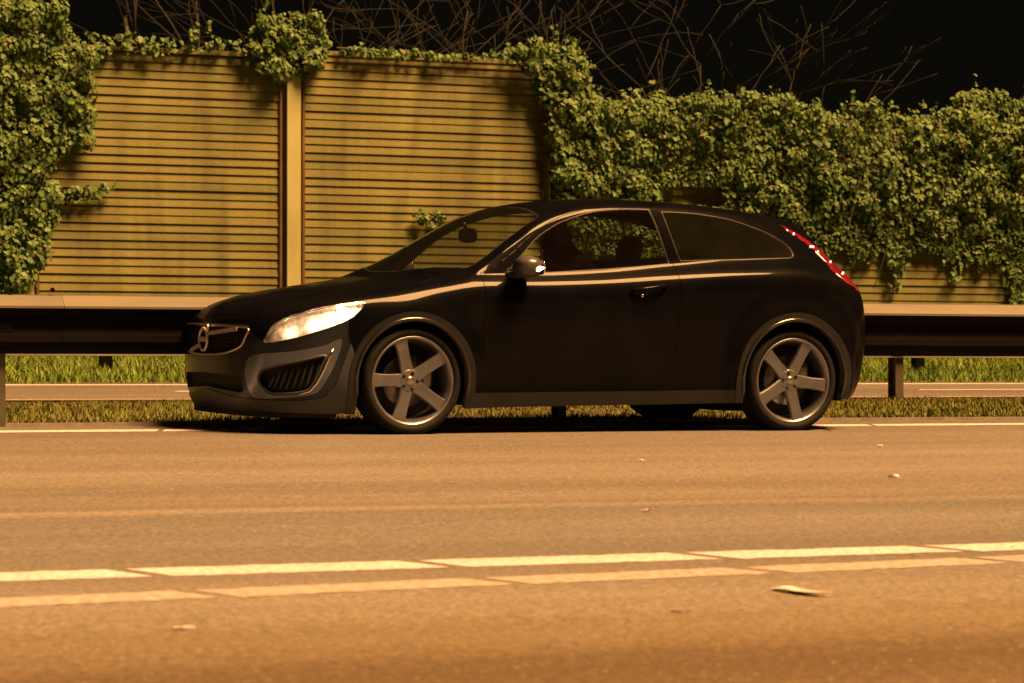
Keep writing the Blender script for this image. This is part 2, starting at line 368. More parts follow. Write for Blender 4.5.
# ------------------------------------------------------------------ guard rails
def rail_sheet(profile, L):
    k = len(profile); V = []; F = []
    for x in (0, L):
        V += [(x, y, z) for y, z in profile]+[(x, y+.005, z-.002) for y, z in profile]
    n = 2*k
    ring = list(range(k))+list(range(2*k-1, k-1, -1))
    for i in range(n):
        a, b_ = ring[i], ring[(i+1) % n]; F.append((a, b_, b_+n, a+n))
    F += [tuple(ring)[::-1], tuple(r+n for r in ring)]
    return V, F
def guard_rail(label, q, zb, u_first, step, count, profile, postsize, post_top, group, face=-1, shade_z=None):
    root = to_road(empty('guard_rail')); p = RN*(Q0+q); root.location = (p.x, p.y, zb)
    tag(root, label, 'guard rail', group)
    prof = [(y*-face if face > 0 else y, z) for y, z in profile]
    if face > 0: prof = [(-y, z) for y, z in profile]
    V, F = rail_sheet(prof, step+.01)
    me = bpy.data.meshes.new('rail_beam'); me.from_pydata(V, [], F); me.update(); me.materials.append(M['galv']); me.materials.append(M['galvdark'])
    if shade_z:                                        # backlit shade painted as dark steel on the face below the upper fold
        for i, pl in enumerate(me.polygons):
            if pl.center.z < shade_z: pl.material_index = 1
    pm = MB(); w, d = postsize
    pm.box((0, .045, post_top/2-.15), (w, .012, post_top+.3)); pm.box((0, .045+d, post_top/2-.15), (w, .012, post_top+.3)); pm.box((0, .045+d/2, post_top/2-.15), (.012, d, post_top+.3))
    po = pm.build('post', M['galv'], root); po.location.x = u_first
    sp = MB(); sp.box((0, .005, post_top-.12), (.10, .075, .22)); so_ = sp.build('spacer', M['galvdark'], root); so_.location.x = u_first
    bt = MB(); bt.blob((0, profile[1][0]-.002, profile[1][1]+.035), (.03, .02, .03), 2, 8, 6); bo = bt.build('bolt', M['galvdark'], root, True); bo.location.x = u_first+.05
    for k in range(count):
        b_ = bpy.data.objects.new('rail_beam', me); C.objects.link(b_); b_.parent = root; b_.location = (u_first-step+.36+k*step, (k % 2)*-.003, 0)
        if k:
            for src in (po, so_, bo):
                c = src.copy(); C.objects.link(c); c.parent = root; c.location.x = src.location.x+k*step
    for dx in (.25,):
        c = bo.copy(); C.objects.link(c); c.parent = root; c.location.x = u_first+.30
    return root
W1 = [(-.012, .832), (-.030, .826), (-.088, .762), (-.090, .748), (-.035, .700), (-.020, .690), (-.018, .630), (-.022, .615), (-.040, .585), (-.042, .545), (-.022, .505), (-.012, .474)]
W1 = [(y, z-.03) for y, z in W1]
guard_rail('steel guard rail with bright top edge running directly behind the black car', 1.30, .040, 5.47, 3.76, 6, W1, (.055, .10), .72, 'guard rails along the verge', shade_z=.715)
W2 = [(y, z-.10) for y, z in W1]
guard_rail('second guard rail across the verge, its post standing right of the car tail', 5.14, .150, 2.11, 4.0, 7, W2, (.075, .11), .66, 'guard rails along the verge', face=1)
W3 = [(-.012, .50), (-.03, .495), (-.085, .44), (-.085, .42), (-.03, .37), (-.03, .33), (-.08, .28), (-.08, .255), (-.03, .205), (-.012, .20)]
guard_rail('far guard rail at the foot of the green grass bank', 11.7, .345, .5, 4.46, 7, W3, (.10, .10), .42, 'guard rails along the verge')

# ------------------------------------------------------------------ noise barrier
BA = R(27.0); BD = Vector((math.cos(BA), math.sin(BA), 0)); BN = Vector((-math.sin(BA), math.cos(BA), 0))
B0 = Vector((-(512-291)/FPX*37, 37.0, 0))
PW = 3.12; PITCH = .0935; BASE_Z = .55
barrier = empty('noise_barrier', B0, None, BA); tag(barrier, 'tall noise barrier of horizontal slats between pale posts behind the road', 'noise barrier')
def slat_mesh(L):
    mbs = MB(); prof = [(-.017, .003), (-.016, .012), (-.005, .0865), (.014, .0865), (.014, 0), (-.016, 0)]
    n = len(prof); V = [(x, y, z) for x in (0, L) for y, z in prof]
    F = [(i, (i+1) % n, n+(i+1) % n, n+i) for i in range(n)]+[tuple(range(n))[::-1], tuple(range(n, 2*n))]
    me = bpy.data.meshes.new('slat'); me.from_pydata(V, [], F); me.update(); me.materials.append(M['slat'])
    bm = bmesh.new(); bm.from_mesh(me); bmesh.ops.recalc_face_normals(bm, faces=bm.faces); bm.to_mesh(me); bm.free(); return me
PX = [-3*PW, -2*PW, -PW, 0.0, 3.31, 6.60, 9.88, 13.2, 16.5]
for k in range(8):
    top = (3.90, 3.90, 3.90, 3.96, 3.42, 3.42, 3.42, 3.42)[k]
    x0 = PX[k]+.15; L = PX[k+1]-PX[k]-.30; sm = slat_mesh(L)
    pb = MB(); pb.box((x0+L/2, .045, (BASE_Z+.32+top)/2), (L+.02, .03, top-BASE_Z-.32))
    pb.box((x0-.012, -.005, (BASE_Z+.32+top)/2), (.03, .07, top-BASE_Z-.32)); pb.box((x0+L+.012, -.005, (BASE_Z+.32+top)/2), (.03, .07, top-BASE_Z-.32))
    pan = pb.build('panel', M['backing'], barrier)
    cp = MB(); cp.box((x0+L/2, .01, top+.02), (L+.06, .075, .05)); cp.build('cap', M['slat'], pan)
    pl = MB(); pl.box((x0+L/2, .0, BASE_Z+.06), (L+.04, .12, .50)); pl.build('plinth', M['concrete'], pan)
    z = BASE_Z+.34; i = 0
    while z+PITCH < top+.02:
        s_ = bpy.data.objects.new('slat', sm); C.objects.link(s_); s_.parent = pan
        s_.location = (x0, random.gauss(0, .0015), z); s_.rotation_euler = (random.gauss(0, .012), random.gauss(0, .0006), 0)
        z += PITCH; i += 1
for k, x in enumerate(PX):
    top = 3.98 if k < 5 else 3.46
    p_ = MB()
    p_.box((x, -.075, (top+BASE_Z-.3)/2), (.165, .022, top-BASE_Z+.3)); p_.box((x, .08, (top+BASE_Z-.3)/2), (.165, .022, top-BASE_Z+.3)); p_.box((x, .0, (top+BASE_Z-.3)/2), (.02, .13, top-BASE_Z+.3))
    p_.build('post', M['post'], barrier)

# ------------------------------------------------------------------ ivy
def in_poly(x, y, poly):
    ins = np.zeros(len(x), bool); n = len(poly)
    for i in range(n):
        x1, y1 = poly[i]; x2, y2 = poly[(i+1) % n]
        c = ((y1 > y) != (y2 > y)) & (x < (x2-x1)*(y-y1)/((y2-y1) if y2 != y1 else 1e-9)+x1); ins ^= c
    return ins
def sample(poly, n, hole=None):
    P = np.array(poly); lo, hi = P.min(0), P.max(0); out = []
    while sum(len(o) for o in out) < n:
        c = rng.uniform(lo, hi, (n*2, 2)); k = in_poly(c[:, 0], c[:, 1], poly)
        if hole: k &= ~in_poly(c[:, 0], c[:, 1], hole)
        out.append(c[k])
    return np.concatenate(out)[:n]
LEAF = np.array([(0, -.5, 0), (.30, -.42, .03), (.50, -.12, .10), (.30, .05, .07), (.33, .28, .06), (0, .55, -.03), (-.33, .28, .06), (-.30, .05, .07), (-.50, -.12, .10), (-.30, -.42, .03)])
def leaf_mesh(name, pos, nrm, size, tone, mat):
    n = len(pos); nrm = nrm/np.linalg.norm(nrm, axis=1)[:, None]
    down = np.tile([0, 0, -1.0], (n, 1))+rng.normal(0, .45, (n, 3))
    yv = down-nrm*(down*nrm).sum(1)[:, None]; yv /= np.linalg.norm(yv, axis=1)[:, None]; xv = np.cross(yv, nrm)
    k = len(LEAF)
    V = pos[:, None]+size[:, None, None]*(LEAF[None, :, :1]*xv[:, None]+LEAF[None, :, 1:2]*yv[:, None]+LEAF[None, :, 2:]*nrm[:, None])
    faces = np.array([[0, 1, 2, 3, 4, 5], [0, 5, 6, 7, 8, 9]]); idx = (np.arange(n)[:, None, None]*k+faces[None]).reshape(-1, 6)
    me = bpy.data.meshes.new(name); me.vertices.add(n*k); me.vertices.foreach_set('co', V.ravel())
    me.loops.add(idx.size); me.loops.foreach_set('vertex_index', idx.ravel()); me.polygons.add(len(idx)); me.polygons.foreach_set('loop_start', np.arange(0, idx.size, 6)); me.update()
    at = me.attributes.new('tone', 'FLOAT', 'POINT'); at.data.foreach_set('value', np.repeat(tone, k)); me.materials.append(mat)
    return me
def ivy(label, poly, n, clumps, depth, size=(.030, .068), hole=None, fill=.45, stems=10, thin=False, sprigs=0, cr=(.12, .28), group='ivy plants growing over the noise barrier'):
    root = empty('ivy_plant', B0, None, BA); tag(root, label, 'ivy', group)
    nf = int(n*fill); a = sample(poly, nf, hole)
    p1 = np.stack([a[:, 0], -.07-rng.random(nf)*depth*.55, a[:, 1]], 1); n1 = np.stack([rng.normal(0, .45, nf), -np.ones(nf), rng.normal(.5, .42, nf)], 1)
    cc = sample(poly, clumps, hole); rad = rng.uniform(*cr, clumps); m_ = n-nf
    ci = rng.integers(0, clumps, m_); dv = rng.normal(0, 1, (m_, 3)); dv /= np.linalg.norm(dv, axis=1)[:, None]; dv[:, 1] = -np.abs(dv[:, 1])
    rr = rad[ci]*rng.uniform(.55, 1.05, m_)
    base = np.stack([cc[ci, 0], np.full(m_, -.08)-(rng.random(clumps)*depth*.7)[ci], cc[ci, 1]], 1)
    p2 = base+dv*rr[:, None]*np.array([1, .85, 1.1]); n2 = dv+np.stack([rng.normal(0, .38, m_), rng.normal(-.5, .35, m_), rng.normal(.35, .38, m_)], 1)
    if hole:
        k = ~in_poly(p2[:, 0], p2[:, 2], hole); p2, n2, ci = p2[k], n2[k], ci[k]
    if thin:                                         # hanging hem lies close to the slats
        for q_ in (p1, p2): q_[:, 1] = -.092+(q_[:, 1]+.05)*np.clip((q_[:, 2]-1.75)/.9, .12, 1)*(1-.85*np.exp(-((q_[:, 0]-5.1)/.7)**2-((q_[:, 2]-2.75)/.45)**2))
    p2[:, 1] = np.minimum(p2[:, 1], -.05)
    if sprigs:                                       # loose shoots sticking out along the outline
        pa = np.array(poly+[poly[0]]); ed = np.diff(pa, axis=0); ln = np.hypot(ed[:, 0], ed[:, 1]); ce = np.cumsum(ln)/ln.sum()
        sp_, sn_ = [], []
        for r_ in rng.random(sprigs):
            e = int(np.searchsorted(ce, r_)); b0 = pa[e]+ed[e]*rng.random(); L = rng.uniform(.06, .24); dr = np.array([rng.normal(0, .6), 1.0 if b0[1] > 2.6 else -1.0])
            dr /= np.linalg.norm(dr); k = rng.integers(5, 12); t = rng.random(k)
            sp_.append(np.stack([b0[0]+dr[0]*L*t+rng.normal(0, .02, k), np.full(k, -.08)-rng.random(k)*.06, b0[1]+dr[1]*L*t+rng.normal(0, .02, k)], 1)); sn_.append(np.stack([rng.normal(0, .7, k), -np.ones(k), rng.normal(.3, .6, k)], 1))
        p1 = np.concatenate([p1]+sp_); n1 = np.concatenate([n1]+sn_); nf = len(p1)
    pos = np.concatenate([p1, p2]); nr = np.concatenate([n1, n2])
    ct = rng.normal(0, .13, clumps)
    tone = np.clip(np.concatenate([.30+rng.normal(0, .13, nf), .46+ct[ci]+rng.normal(0, .2, len(ci))]), 0, .92)
    k = rng.random(len(tone)) < .012; tone[k] = 1.0
    sz = rng.uniform(*size, len(pos))*np.where(rng.random(len(pos)) < .25, .6, 1)*np.where(rng.random(len(pos)) < .12, 1.35, 1)
    fo = bpy.data.objects.new('foliage', leaf_mesh('foliage', pos, nr, sz, tone, M['ivy'])); C.objects.link(fo); fo.parent = root; fo['kind'] = 'stuff'
    st = MB(); P = np.array(poly); zlo = P[:, 1].min()
    for a in sample(poly, stems, hole):
        pts = []; x, z = a
        b_ = sample(poly, 1, hole)[0]; b_ = a+(b_-a)*min(1, .9/max(.1, np.hypot(*(b_-a))))
        for t in np.linspace(0, 1, 7): pts.append((x+(b_[0]-x)*t+random.gauss(0, .03), -.062-random.random()*.03, z+(b_[1]-z)*t+random.gauss(0, .03)))
        st.tube(pts, [.012*(1-.6*i/6) for i in range(7)], 5)
    st.build('stem', M['stem'], root)['kind'] = 'stuff'
    return root
P_left = [(-5.2, 4.3), (-4.5, 4.5), (-3.9, 4.6), (-3.17, 4.42), (-2.89, 4.35), (-2.72, 4.2), (-2.55, 3.99), (-2.42, 3.83), (-2.4, 3.56), (-2.45, 3.34), (-2.38, 3.07), (-2.48, 2.88), (-2.75, 2.75), (-2.87, 2.51), (-2.88, 2.35), (-2.78, 2.25), (-2.8, 2.08), (-2.95, 1.86), (-3.0, 1.65), (-3.15, 1.43), (-3.3, 1.24), (-3.9, 1.24), (-4.8, 2.2)]
ivy('broad curtain of ivy covering the left end of the noise barrier', P_left, 24000, 200, .22, sprigs=45, cr=(.09, .19))
ivy('short ivy runner reaching right from the curtain across bare slats', [(-2.95, 2.36), (-2.6, 2.36), (-2.32, 2.42), (-2.12, 2.46), (-2.14, 2.36), (-2.37, 2.24), (-2.75, 2.19)], 190, 9, .08, cr=(.04, .08), stems=3, fill=.6)
ivy('thin ivy fringe along the top of the left barrier panel', [(-2.43, 3.86), (-2.43, 4.03), (-1.91, 4.06), (-1.33, 4.05), (-0.62, 4.06), (-0.5, 3.95), (-1.2, 3.92), (-1.5, 3.86)], 360, 20, .06, cr=(.03, .07), size=(.035, .065), sprigs=9, stems=4)
ivy('round ivy bush crowning the pale post between two bare panels', [(-0.58, 3.88), (-0.55, 4.17), (-0.42, 4.32), (-0.07, 4.40), (0.20, 4.38), (0.38, 4.22), (0.40, 3.98), (0.30, 3.82), (0.11, 3.68), (-0.04, 3.72), (-0.19, 3.66), (-0.33, 3.8), (-0.45, 3.72)], 2600, 24, .14, sprigs=18, cr=(.05, .15), stems=5)
ivy('sparse ivy fringe along the top of the right bare panel', [(0.48, 3.95), (0.6, 4.04), (1.22, 4.05), (1.73, 4.03), (2.4, 4.02), (2.5, 3.97), (1.35, 3.95)], 330, 26, .05, cr=(.03, .06), size=(.035, .07), stems=3)
P_right = [(2.50, 4.02), (2.63, 4.12), (2.89, 4.08), (3.08, 4.2), (3.34, 4.19), (3.58, 4.05), (3.70, 3.81), (3.84, 3.52), (4.48, 3.60), (5.3, 3.65), (6.14, 3.66), (6.7, 3.60), (7.2, 3.50), (7.42, 3.60), (7.6, 3.68), (7.79, 3.58), (8.15, 3.53), (8.52, 3.57), (8.82, 3.70), (9.19, 3.82), (9.42, 3.86), (9.72, 3.78), (10.6, 3.85), (11.5, 3.7), (12.6, 3.75), (13.6, 3.5), (13.3, 2.6), (12.4, 2.0), (11.2, 1.9), (10.4, 1.23), (9.78, 1.25), (9.70, 1.82), (9.27, 1.75), (8.97, 1.88), (8.74, 1.83), (8.52, 1.98), (8.23, 1.83), (8.0, 1.72), (7.79, 1.88), (7.42, 1.84), (7.25, 1.88), (6.99, 1.82), (6.56, 1.4), (3.24, 1.9), (3.22, 2.39), (3.20, 2.85), (3.18, 3.32), (3.10, 3.6), (2.95, 3.8), (2.76, 3.9)]
ivy('large mass of ivy smothering the right half of the noise barrier', P_right, 62000, 560, .22, thin=True, sprigs=170, cr=(.09, .19), hole=[(4.68, 2.56), (5.03, 2.60), (5.51, 2.58), (5.58, 2.36), (4.72, 2.36)], stems=34)
ivy('small lone ivy sprig on bare slats above the car bonnet', [(1.45, 2.15), (1.6, 2.24), (1.85, 2.20), (1.98, 2.11), (1.85, 2.05), (1.6, 2.05)], 85, 8, .06, cr=(.03, .06), size=(.04, .07), stems=3, fill=.5)
for i, (x0, x1, zt, zb, lb) in enumerate(((8.12, 8.05, 2.0, 1.35, 'bare ivy tendril hanging furthest left below the right ivy mass'), (8.98, 8.9, 2.0, 1.52, 'bare ivy tendril hanging over pale slats near the right edge'))):
    root = empty('ivy_tendril', B0, None, BA); tag(root, lb, 'ivy', 'ivy plants growing over the noise barrier')
    st = MB(); pts = [(x0+(x1-x0)*t+.03*math.sin(9*t+i), -.07, zt+(zb-zt)*t) for t in np.linspace(0, 1, 9)]
    st.tube(pts, [.012*(1-.6*k/8) for k in range(9)], 5); st.build('stem', M['stem'], root)
    k = 46; t = rng.random(k); pos = np.stack([x0+(x1-x0)*t+rng.normal(0, .05, k), -.08-rng.random(k)*.05, zt+(zb-zt)*t], 1)
    fo = bpy.data.objects.new('foliage', leaf_mesh('foliage', pos, np.stack([rng.normal(0, .5, k), -np.ones(k), rng.normal(.4, .4, k)], 1), rng.uniform(.04, .075, k), np.clip(rng.normal(.35, .15, k), 0, 1), M['ivy'])); C.objects.link(fo); fo.parent = root; fo['kind'] = 'stuff'

# ------------------------------------------------------------------ bare trees behind the barrier
def bare_tree(label, x, y, h, lean, seed, spread=.5, depth=5):
    rs = random.Random(seed); root = empty('bare_tree', (x, y, .55)); tag(root, label, 'tree', 'bare trees behind the noise barrier')
    tr = MB(); cr = MB()
    def grow(p, dr, L, r, lev, mb_):
        pts = [p]; rad = [r]; d_ = dr.copy(); n = 5
        for i in range(n):
            d_ = (d_+Vector((rs.gauss(0, .13), rs.gauss(0, .13), rs.gauss(.02, .08)))).normalized()
            pts.append(pts[-1]+d_*L/n); rad.append(max(.005, r*(1-.5*(i+1)/n)))
        mb_.tube(pts, rad, 6 if lev < 2 else 4)
        if lev >= depth: return
        kids = 3 if lev < 2 else 2+(rs.random() < .55)
        for k in range(kids):
            t = rs.uniform(.45, 1.0) if k else 1.0; i = min(n, max(1, int(round(t*n))))
            ax = Vector((rs.gauss(0, 1), rs.gauss(0, .8), rs.gauss(0, .35))).normalized()
            nd = (d_+ax*spread*rs.uniform(.7, 1.35)).normalized()
            grow(pts[i], nd, L*rs.uniform(.68, .95), rad[i]*.80, lev+1, cr)
    grow(Vector((0, 0, 0)), Vector((lean, 0, 1)).normalized(), h, h*.05, 0, tr)
    tr.build('trunk', M['bark'], root, True, False); cr.build('crown', M['bark'], root, True, False)
for (x, y, h, ln, sd, sp, lb) in ((1.6, 43.0, 2.2, .12, 3, .8, 'bare tree fanning long branches above the middle of the barrier'),
                              (.2, 45.0, 2.4, -.12, 11, .7, 'bare tree rising behind the right bare panel'),
                              (-5.0, 43.5, 2.5, .1, 21, .55, 'bare tree behind the ivy fringe of the left panel'),
                              (-2.2, 47, 2.4, .25, 5, .6, 'bare tree behind the round ivy bush'),
                              (2.9, 47.5, 1.7, -.1, 17, .6, 'bare low tree just above the step down in the barrier')):
    bare_tree(lb, x, y, h, ln, sd, sp)

# ------------------------------------------------------------------ litter on the road
def litter(label, u, q, L, w, rot, seed, mat='litter'):
    rs = random.Random(seed); n = 5; V = []; F = []
    for i in range(n+1):
        t = i/n-.5
        for j in range(3):
            V.append((t*L+rs.gauss(0, L*.03), (j-1)*w/2*(1-.5*abs(t))+rs.gauss(0, w*.08), .003+abs(rs.gauss(0, .07))*w*(1 if j != 1 else 1.6)))
    for i in range(n):
        for j in range(2):
            a = i*3+j; F.append((a, a+3, a+4, a+1))
    k = len(V); V += [(x, y, z+.004) for x, y, z in V]
    F2 = [tuple(v+k for v in f) for f in F]; F = [f[::-1] for f in F]+F2
    o = mesh('litter_scrap', V, F, M[mat], None, False)
    p = RW(u, q, SLOPE*q+.002); o.location = p; o.rotation_euler = (0, 0, ROAD_A+rot); tag(o, label, 'litter', 'scraps of litter on the road'); return o
litter('long white crumpled litter strip below the double line', 4.81, -9.60, .24, .055, -1.45, 1)
litter('pale scrap of litter in the far lane, well right of the car', 8.19, -4.54, .05, .04, .3, 2)
litter('pale scrap of litter on the road just below the rear bumper', 9.71, -1.87, .045, .03, .8, 3)
litter('tiny pale scrap on the road below the middle of the car', 7.61, -3.02, .04, .03, 1.8, 4)
litter('tiny pale scrap just below the light road joint at mid road', 5.95, -6.36, .03, .025, 2.0, 5)
litter('white scrap of litter left below the double line', 2.76, -10.03, .055, .022, .1, 6)
litter('faint flat scrap below the double line, left of the long litter strip', 4.22, -9.99, .07, .02, .2, 7, 'line2')
litter('brown scrap lying against the rear tyre', 10.47, .02, .07, .05, .4, 8, 'stem')
# ------------------------------------------------------------------ the car: body surfaces (car axes: x back from the front axle, y across, z up)
def pchip(xs,ys):
    xs=np.array(xs,float); ys=np.array(ys,float); h=np.diff(xs); dl=np.diff(ys)/h
    m=np.zeros(len(xs)); m[0]=dl[0]; m[-1]=dl[-1]
    for i in range(1,len(xs)-1):
        if dl[i-1]*dl[i]>0:
            w1=2*h[i]+h[i-1]; w2=h[i]+2*h[i-1]; m[i]=(w1+w2)/(w1/dl[i-1]+w2/dl[i])
    def f(x):
        x=np.clip(np.asarray(x,float),xs[0],xs[-1]); i=np.clip(np.searchsorted(xs,x)-1,0,len(xs)-2)
        t=(x-xs[i])/h[i]; t2=t*t; t3=t2*t
        return (2*t3-3*t2+1)*ys[i]+(t3-2*t2+t)*h[i]*m[i]+(-2*t3+3*t2)*ys[i+1]+(t3-t2)*h[i]*m[i+1]
    return f
XC1,XC2=-.42,2.95
LF,LR=1.15,1.05            # flat lengths of the nose and tail corners
A0,A1=XC1-LF,XC2+LR
xnose=pchip([.08,.13,.2,.3,.45,.56,.62,.665,.70,.80],[-.86,-.915,-.955,-.975,-.985,-.985,-.975,-.955,-.94,-.9])
xtail=pchip([.15,.22,.3,.45,.6,.75,.85,.94,1.0,1.1],[3.22,3.28,3.33,3.37,3.385,3.37,3.345,3.30,3.25,3.17])
wlow=pchip([.1,.15,.2,.3,.45,.6,.75,.85,1.1],[.80,.825,.84,.862,.872,.877,.880,.880,.880])
wplan=pchip([-.42,0,.5,1.0,1.6,2.1,2.5,2.95,3.2],[.972,.995,1.0,1.0,.995,1.0,1.003,.985,.97])
shelf=pchip([-.5,.0,.4,1.2,1.8,2.5,2.95,3.2],[.075,.08,.08,.09,.105,.13,.155,.16])
shelfu=pchip([0,.03,.06,.10,.15,.3],[1,.56,.28,.08,.0,.0])
ztop=pchip([A0,-1.40,-1.15,-.95,-.75,-.42,-.1,.2,.45,.9,1.3,1.75,2.3,2.7,2.95,3.15,3.35,3.6,A1],
           [.665,.668,.685,.715,.755,.815,.868,.915,.952,.965,.985,1.022,1.062,1.078,1.05,.995,.955,.945,.945])
zbot=pchip([A0,-1.2,-.8,-.42,.4,2.2,3.0,3.3,A1],[.135,.132,.13,.125,.155,.18,.2,.22,.22])
# roof rail / pillar line (edge of the top surface)
rail_y=pchip([.38,.5,.7,.86,1.05,1.3,1.6,1.9,2.2,2.5,2.65,2.8,2.95,3.1,3.22],[.79,.77,.728,.695,.665,.642,.630,.625,.617,.60,.588,.58,.585,.60,.62])
rail_z=pchip([.40,.54,.64,.745,.90,1.08,1.3,1.6,1.9,2.2,2.5,2.65,2.8,2.95,3.1,3.22],[.945,1.03,1.105,1.175,1.275,1.35,1.397,1.412,1.407,1.387,1.347,1.315,1.255,1.16,1.05,.965])
cen_z=pchip([-.99,-.955,-.93,-.85,-.75,-.55,-.35,-.09,.06,.15,.24,.395,.545,.695,.84,.985,1.13,1.32,1.5,1.75,2.0,2.3,2.6,2.8,2.95,3.03,3.07,3.13,3.2,3.27,3.30],
           [.66,.668,.69,.745,.783,.832,.87,.909,.93,.955,1.01,1.10,1.185,1.26,1.325,1.375,1.41,1.438,1.450,1.453,1.447,1.43,1.405,1.385,1.365,1.345,1.28,1.20,1.10,1.00,.945])
def flare(x,z):
    o=0*x
    for cx,R,am in((0,.40,.018),(2.64,.42,.026)):
        r=np.hypot(x-cx,z-.325); o=o+am*np.exp(-((r-R)/.07)**2)*(z>.12)
    return o
N1,N2,N3=56,200,44
NS,NT,NG=40,18,16
def build():
    a=np.concatenate([np.linspace(A0,XC1,N1)[:-1],np.linspace(XC1,XC2,N2)[:-1],np.linspace(XC2,A1,N3)])
    na=len(a); zt=ztop(a); zb=zbot(a); s=np.linspace(0,1,NS)
    Z=zb[:,None]+(zt-zb)[:,None]*s[None]
    X=np.zeros_like(Z); Y=np.zeros_like(Z)
    U=zt[:,None]-Z
    # half width as a function of x and z
    def W(x,z,u): return wlow(z)*wplan(x)-shelf(x)*shelfu(u)
    xs=a[N1-1:N1+N2-1]; sl=slice(N1-1,N1+N2-1)
    X[sl]=xs[:,None]; Y[sl]=W(X[sl],Z[sl],U[sl])+flare(X[sl],Z[sl])
    for j in range(NS):
        # per level: use each a's own z (levels follow zb..zt), resample corner by fraction
        for i in range(N1-1):
            z=Z[i,j]; fr=(XC1-a[i])/LF
            X[i,j],Y[i,j]=cpoint(fr,XC1,xnose(z),W(XC1,z,U[i,j]),2.55,-1)
        for i in range(N1+N2-1,na):
            z=Z[i,j]; fr=(a[i]-XC2)/LR
            X[i,j],Y[i,j]=cpoint(fr,XC2,xtail(z),W(XC2,z,U[i,j]),2.9,1)
    # flare continues a little past the corner starts
    for i in list(range(N1-12,N1-1))+list(range(N1+N2-1,N1+N2+10)):
        Y[i]+=flare(X[i],Z[i])
    Lw=np.stack([X,Y,Z],-1)
    T=Lw[:,-1]                                  # top boundary
    iA=int(np.argmax(T[:,0]>=.38)); iB=int(np.max(np.where(T[:,0]<=3.22)))
    g=np.linspace(0,1,NG)
    Sd=np.zeros((iB-iA+1,NG,3))
    edge=T.copy()
    for k,i in enumerate(range(iA,iB+1)):
        x=T[i,0]; r=np.array([x,rail_y(x),rail_z(x)])
        if r[2]<T[i,2]+.002: r=T[i]+np.array([0,-.001,.002])
        edge[i]=r
        Sd[k]=T[i]+(r-T[i])*g[:,None]
        h=r[2]-T[i,2]
        Sd[k,:,1]+=.03*h*np.sin(g*math.pi)      # slight barrel
    t=np.linspace(0,1,NT)
    Tp=np.zeros((na,NT,3))
    for i in range(na):
        e=edge[i]; zc=float(cen_z(e[0])); 
        m=2.3 if e[0]>.15 else 2.0
        yy=1-t; Tp[i,:,0]=e[0]; Tp[i,:,1]=e[1]*yy
        Tp[i,:,2]=e[2]+(zc-e[2])*(1-yy**m)
    return a,Lw,Sd,Tp,iA,iB
_cache={}
def cpoint(fr,xc,xe,w,p,sgn):
    key=p
    if key not in _cache:
        th=np.linspace(0,math.pi/2,300); _cache[key]=(np.cos(th)**(2/p),np.sin(th)**(2/p))
    c,s=_cache[key]; c=c*w; s=s*abs(xe-xc)
    L=np.concatenate([[0],np.cumsum(np.hypot(np.diff(c),np.diff(s)))])
    t=fr*L[-1]
    return xc+sgn*np.interp(t,L,s),np.interp(t,L,c)
a_, Lw, Sd, Tp, iA, iB = build()
na = len(a_)
idL = np.arange(na*NS).reshape(na, NS); cnt = na*NS
idS = -np.ones(Sd.shape[:2], int); idS[:, 0] = idL[iA:iB+1, -1]; nS = Sd.shape[0]
idS[:, 1:] = cnt+np.arange(nS*(NG-1)).reshape(nS, NG-1); cnt += nS*(NG-1)
idT = -np.ones(Tp.shape[:2], int); idT[:, 0] = idL[:, -1]; idT[iA:iB+1, 0] = idS[:, -1]
idT[:, 1:] = cnt+np.arange(na*(NT-1)).reshape(na, NT-1); cnt += na*(NT-1)
POS = np.zeros((cnt, 3)); POS[idT] = Tp; POS[idS] = Sd; POS[idL] = Lw
def quads(g): return np.stack([g[:-1, :-1], g[1:, :-1], g[1:, 1:], g[:-1, 1:]], -1).reshape(-1, 4)
QUADS = np.concatenate([quads(idL), quads(idS), quads(idT)])
E_ = np.unique(np.sort(np.concatenate([QUADS[:, [0, 1]], QUADS[:, [1, 2]], QUADS[:, [2, 3]], QUADS[:, [3, 0]]]), 1), axis=0)
cen = np.abs(POS[:, 1]) < 1e-6; fixed = np.zeros(cnt, bool); fixed[idL[:, 0]] = True
for it in range(3):
    acc = np.zeros((cnt, 3)); num = np.zeros(cnt)
    np.add.at(acc, E_[:, 0], POS[E_[:, 1]]); np.add.at(acc, E_[:, 1], POS[E_[:, 0]]); np.add.at(num, E_[:, 0], 1); np.add.at(num, E_[:, 1], 1)
    new = POS+.5*(acc/num[:, None]-POS); new[cen, 0] = POS[cen, 0]; new[cen, 1] = 0; new[fixed] = POS[fixed]; POS = new
NRM = np.zeros((cnt, 3)); A4 = POS[QUADS]; fn = np.cross(A4[:, 2]-A4[:, 0], A4[:, 3]-A4[:, 1])
for k in range(4): np.add.at(NRM, QUADS[:, k], fn)
ctr = np.array([1.2, 0, .6]); outw = POS-ctr; outw[:, 0] *= .25
sg = np.sign((NRM*outw).sum(1)); 
NRM = NRM*(np.where(np.median(sg) < 0, -1, 1)); NRM[cen, 1] = 0
NRM /= np.linalg.norm(NRM, axis=1)[:, None]+1e-12

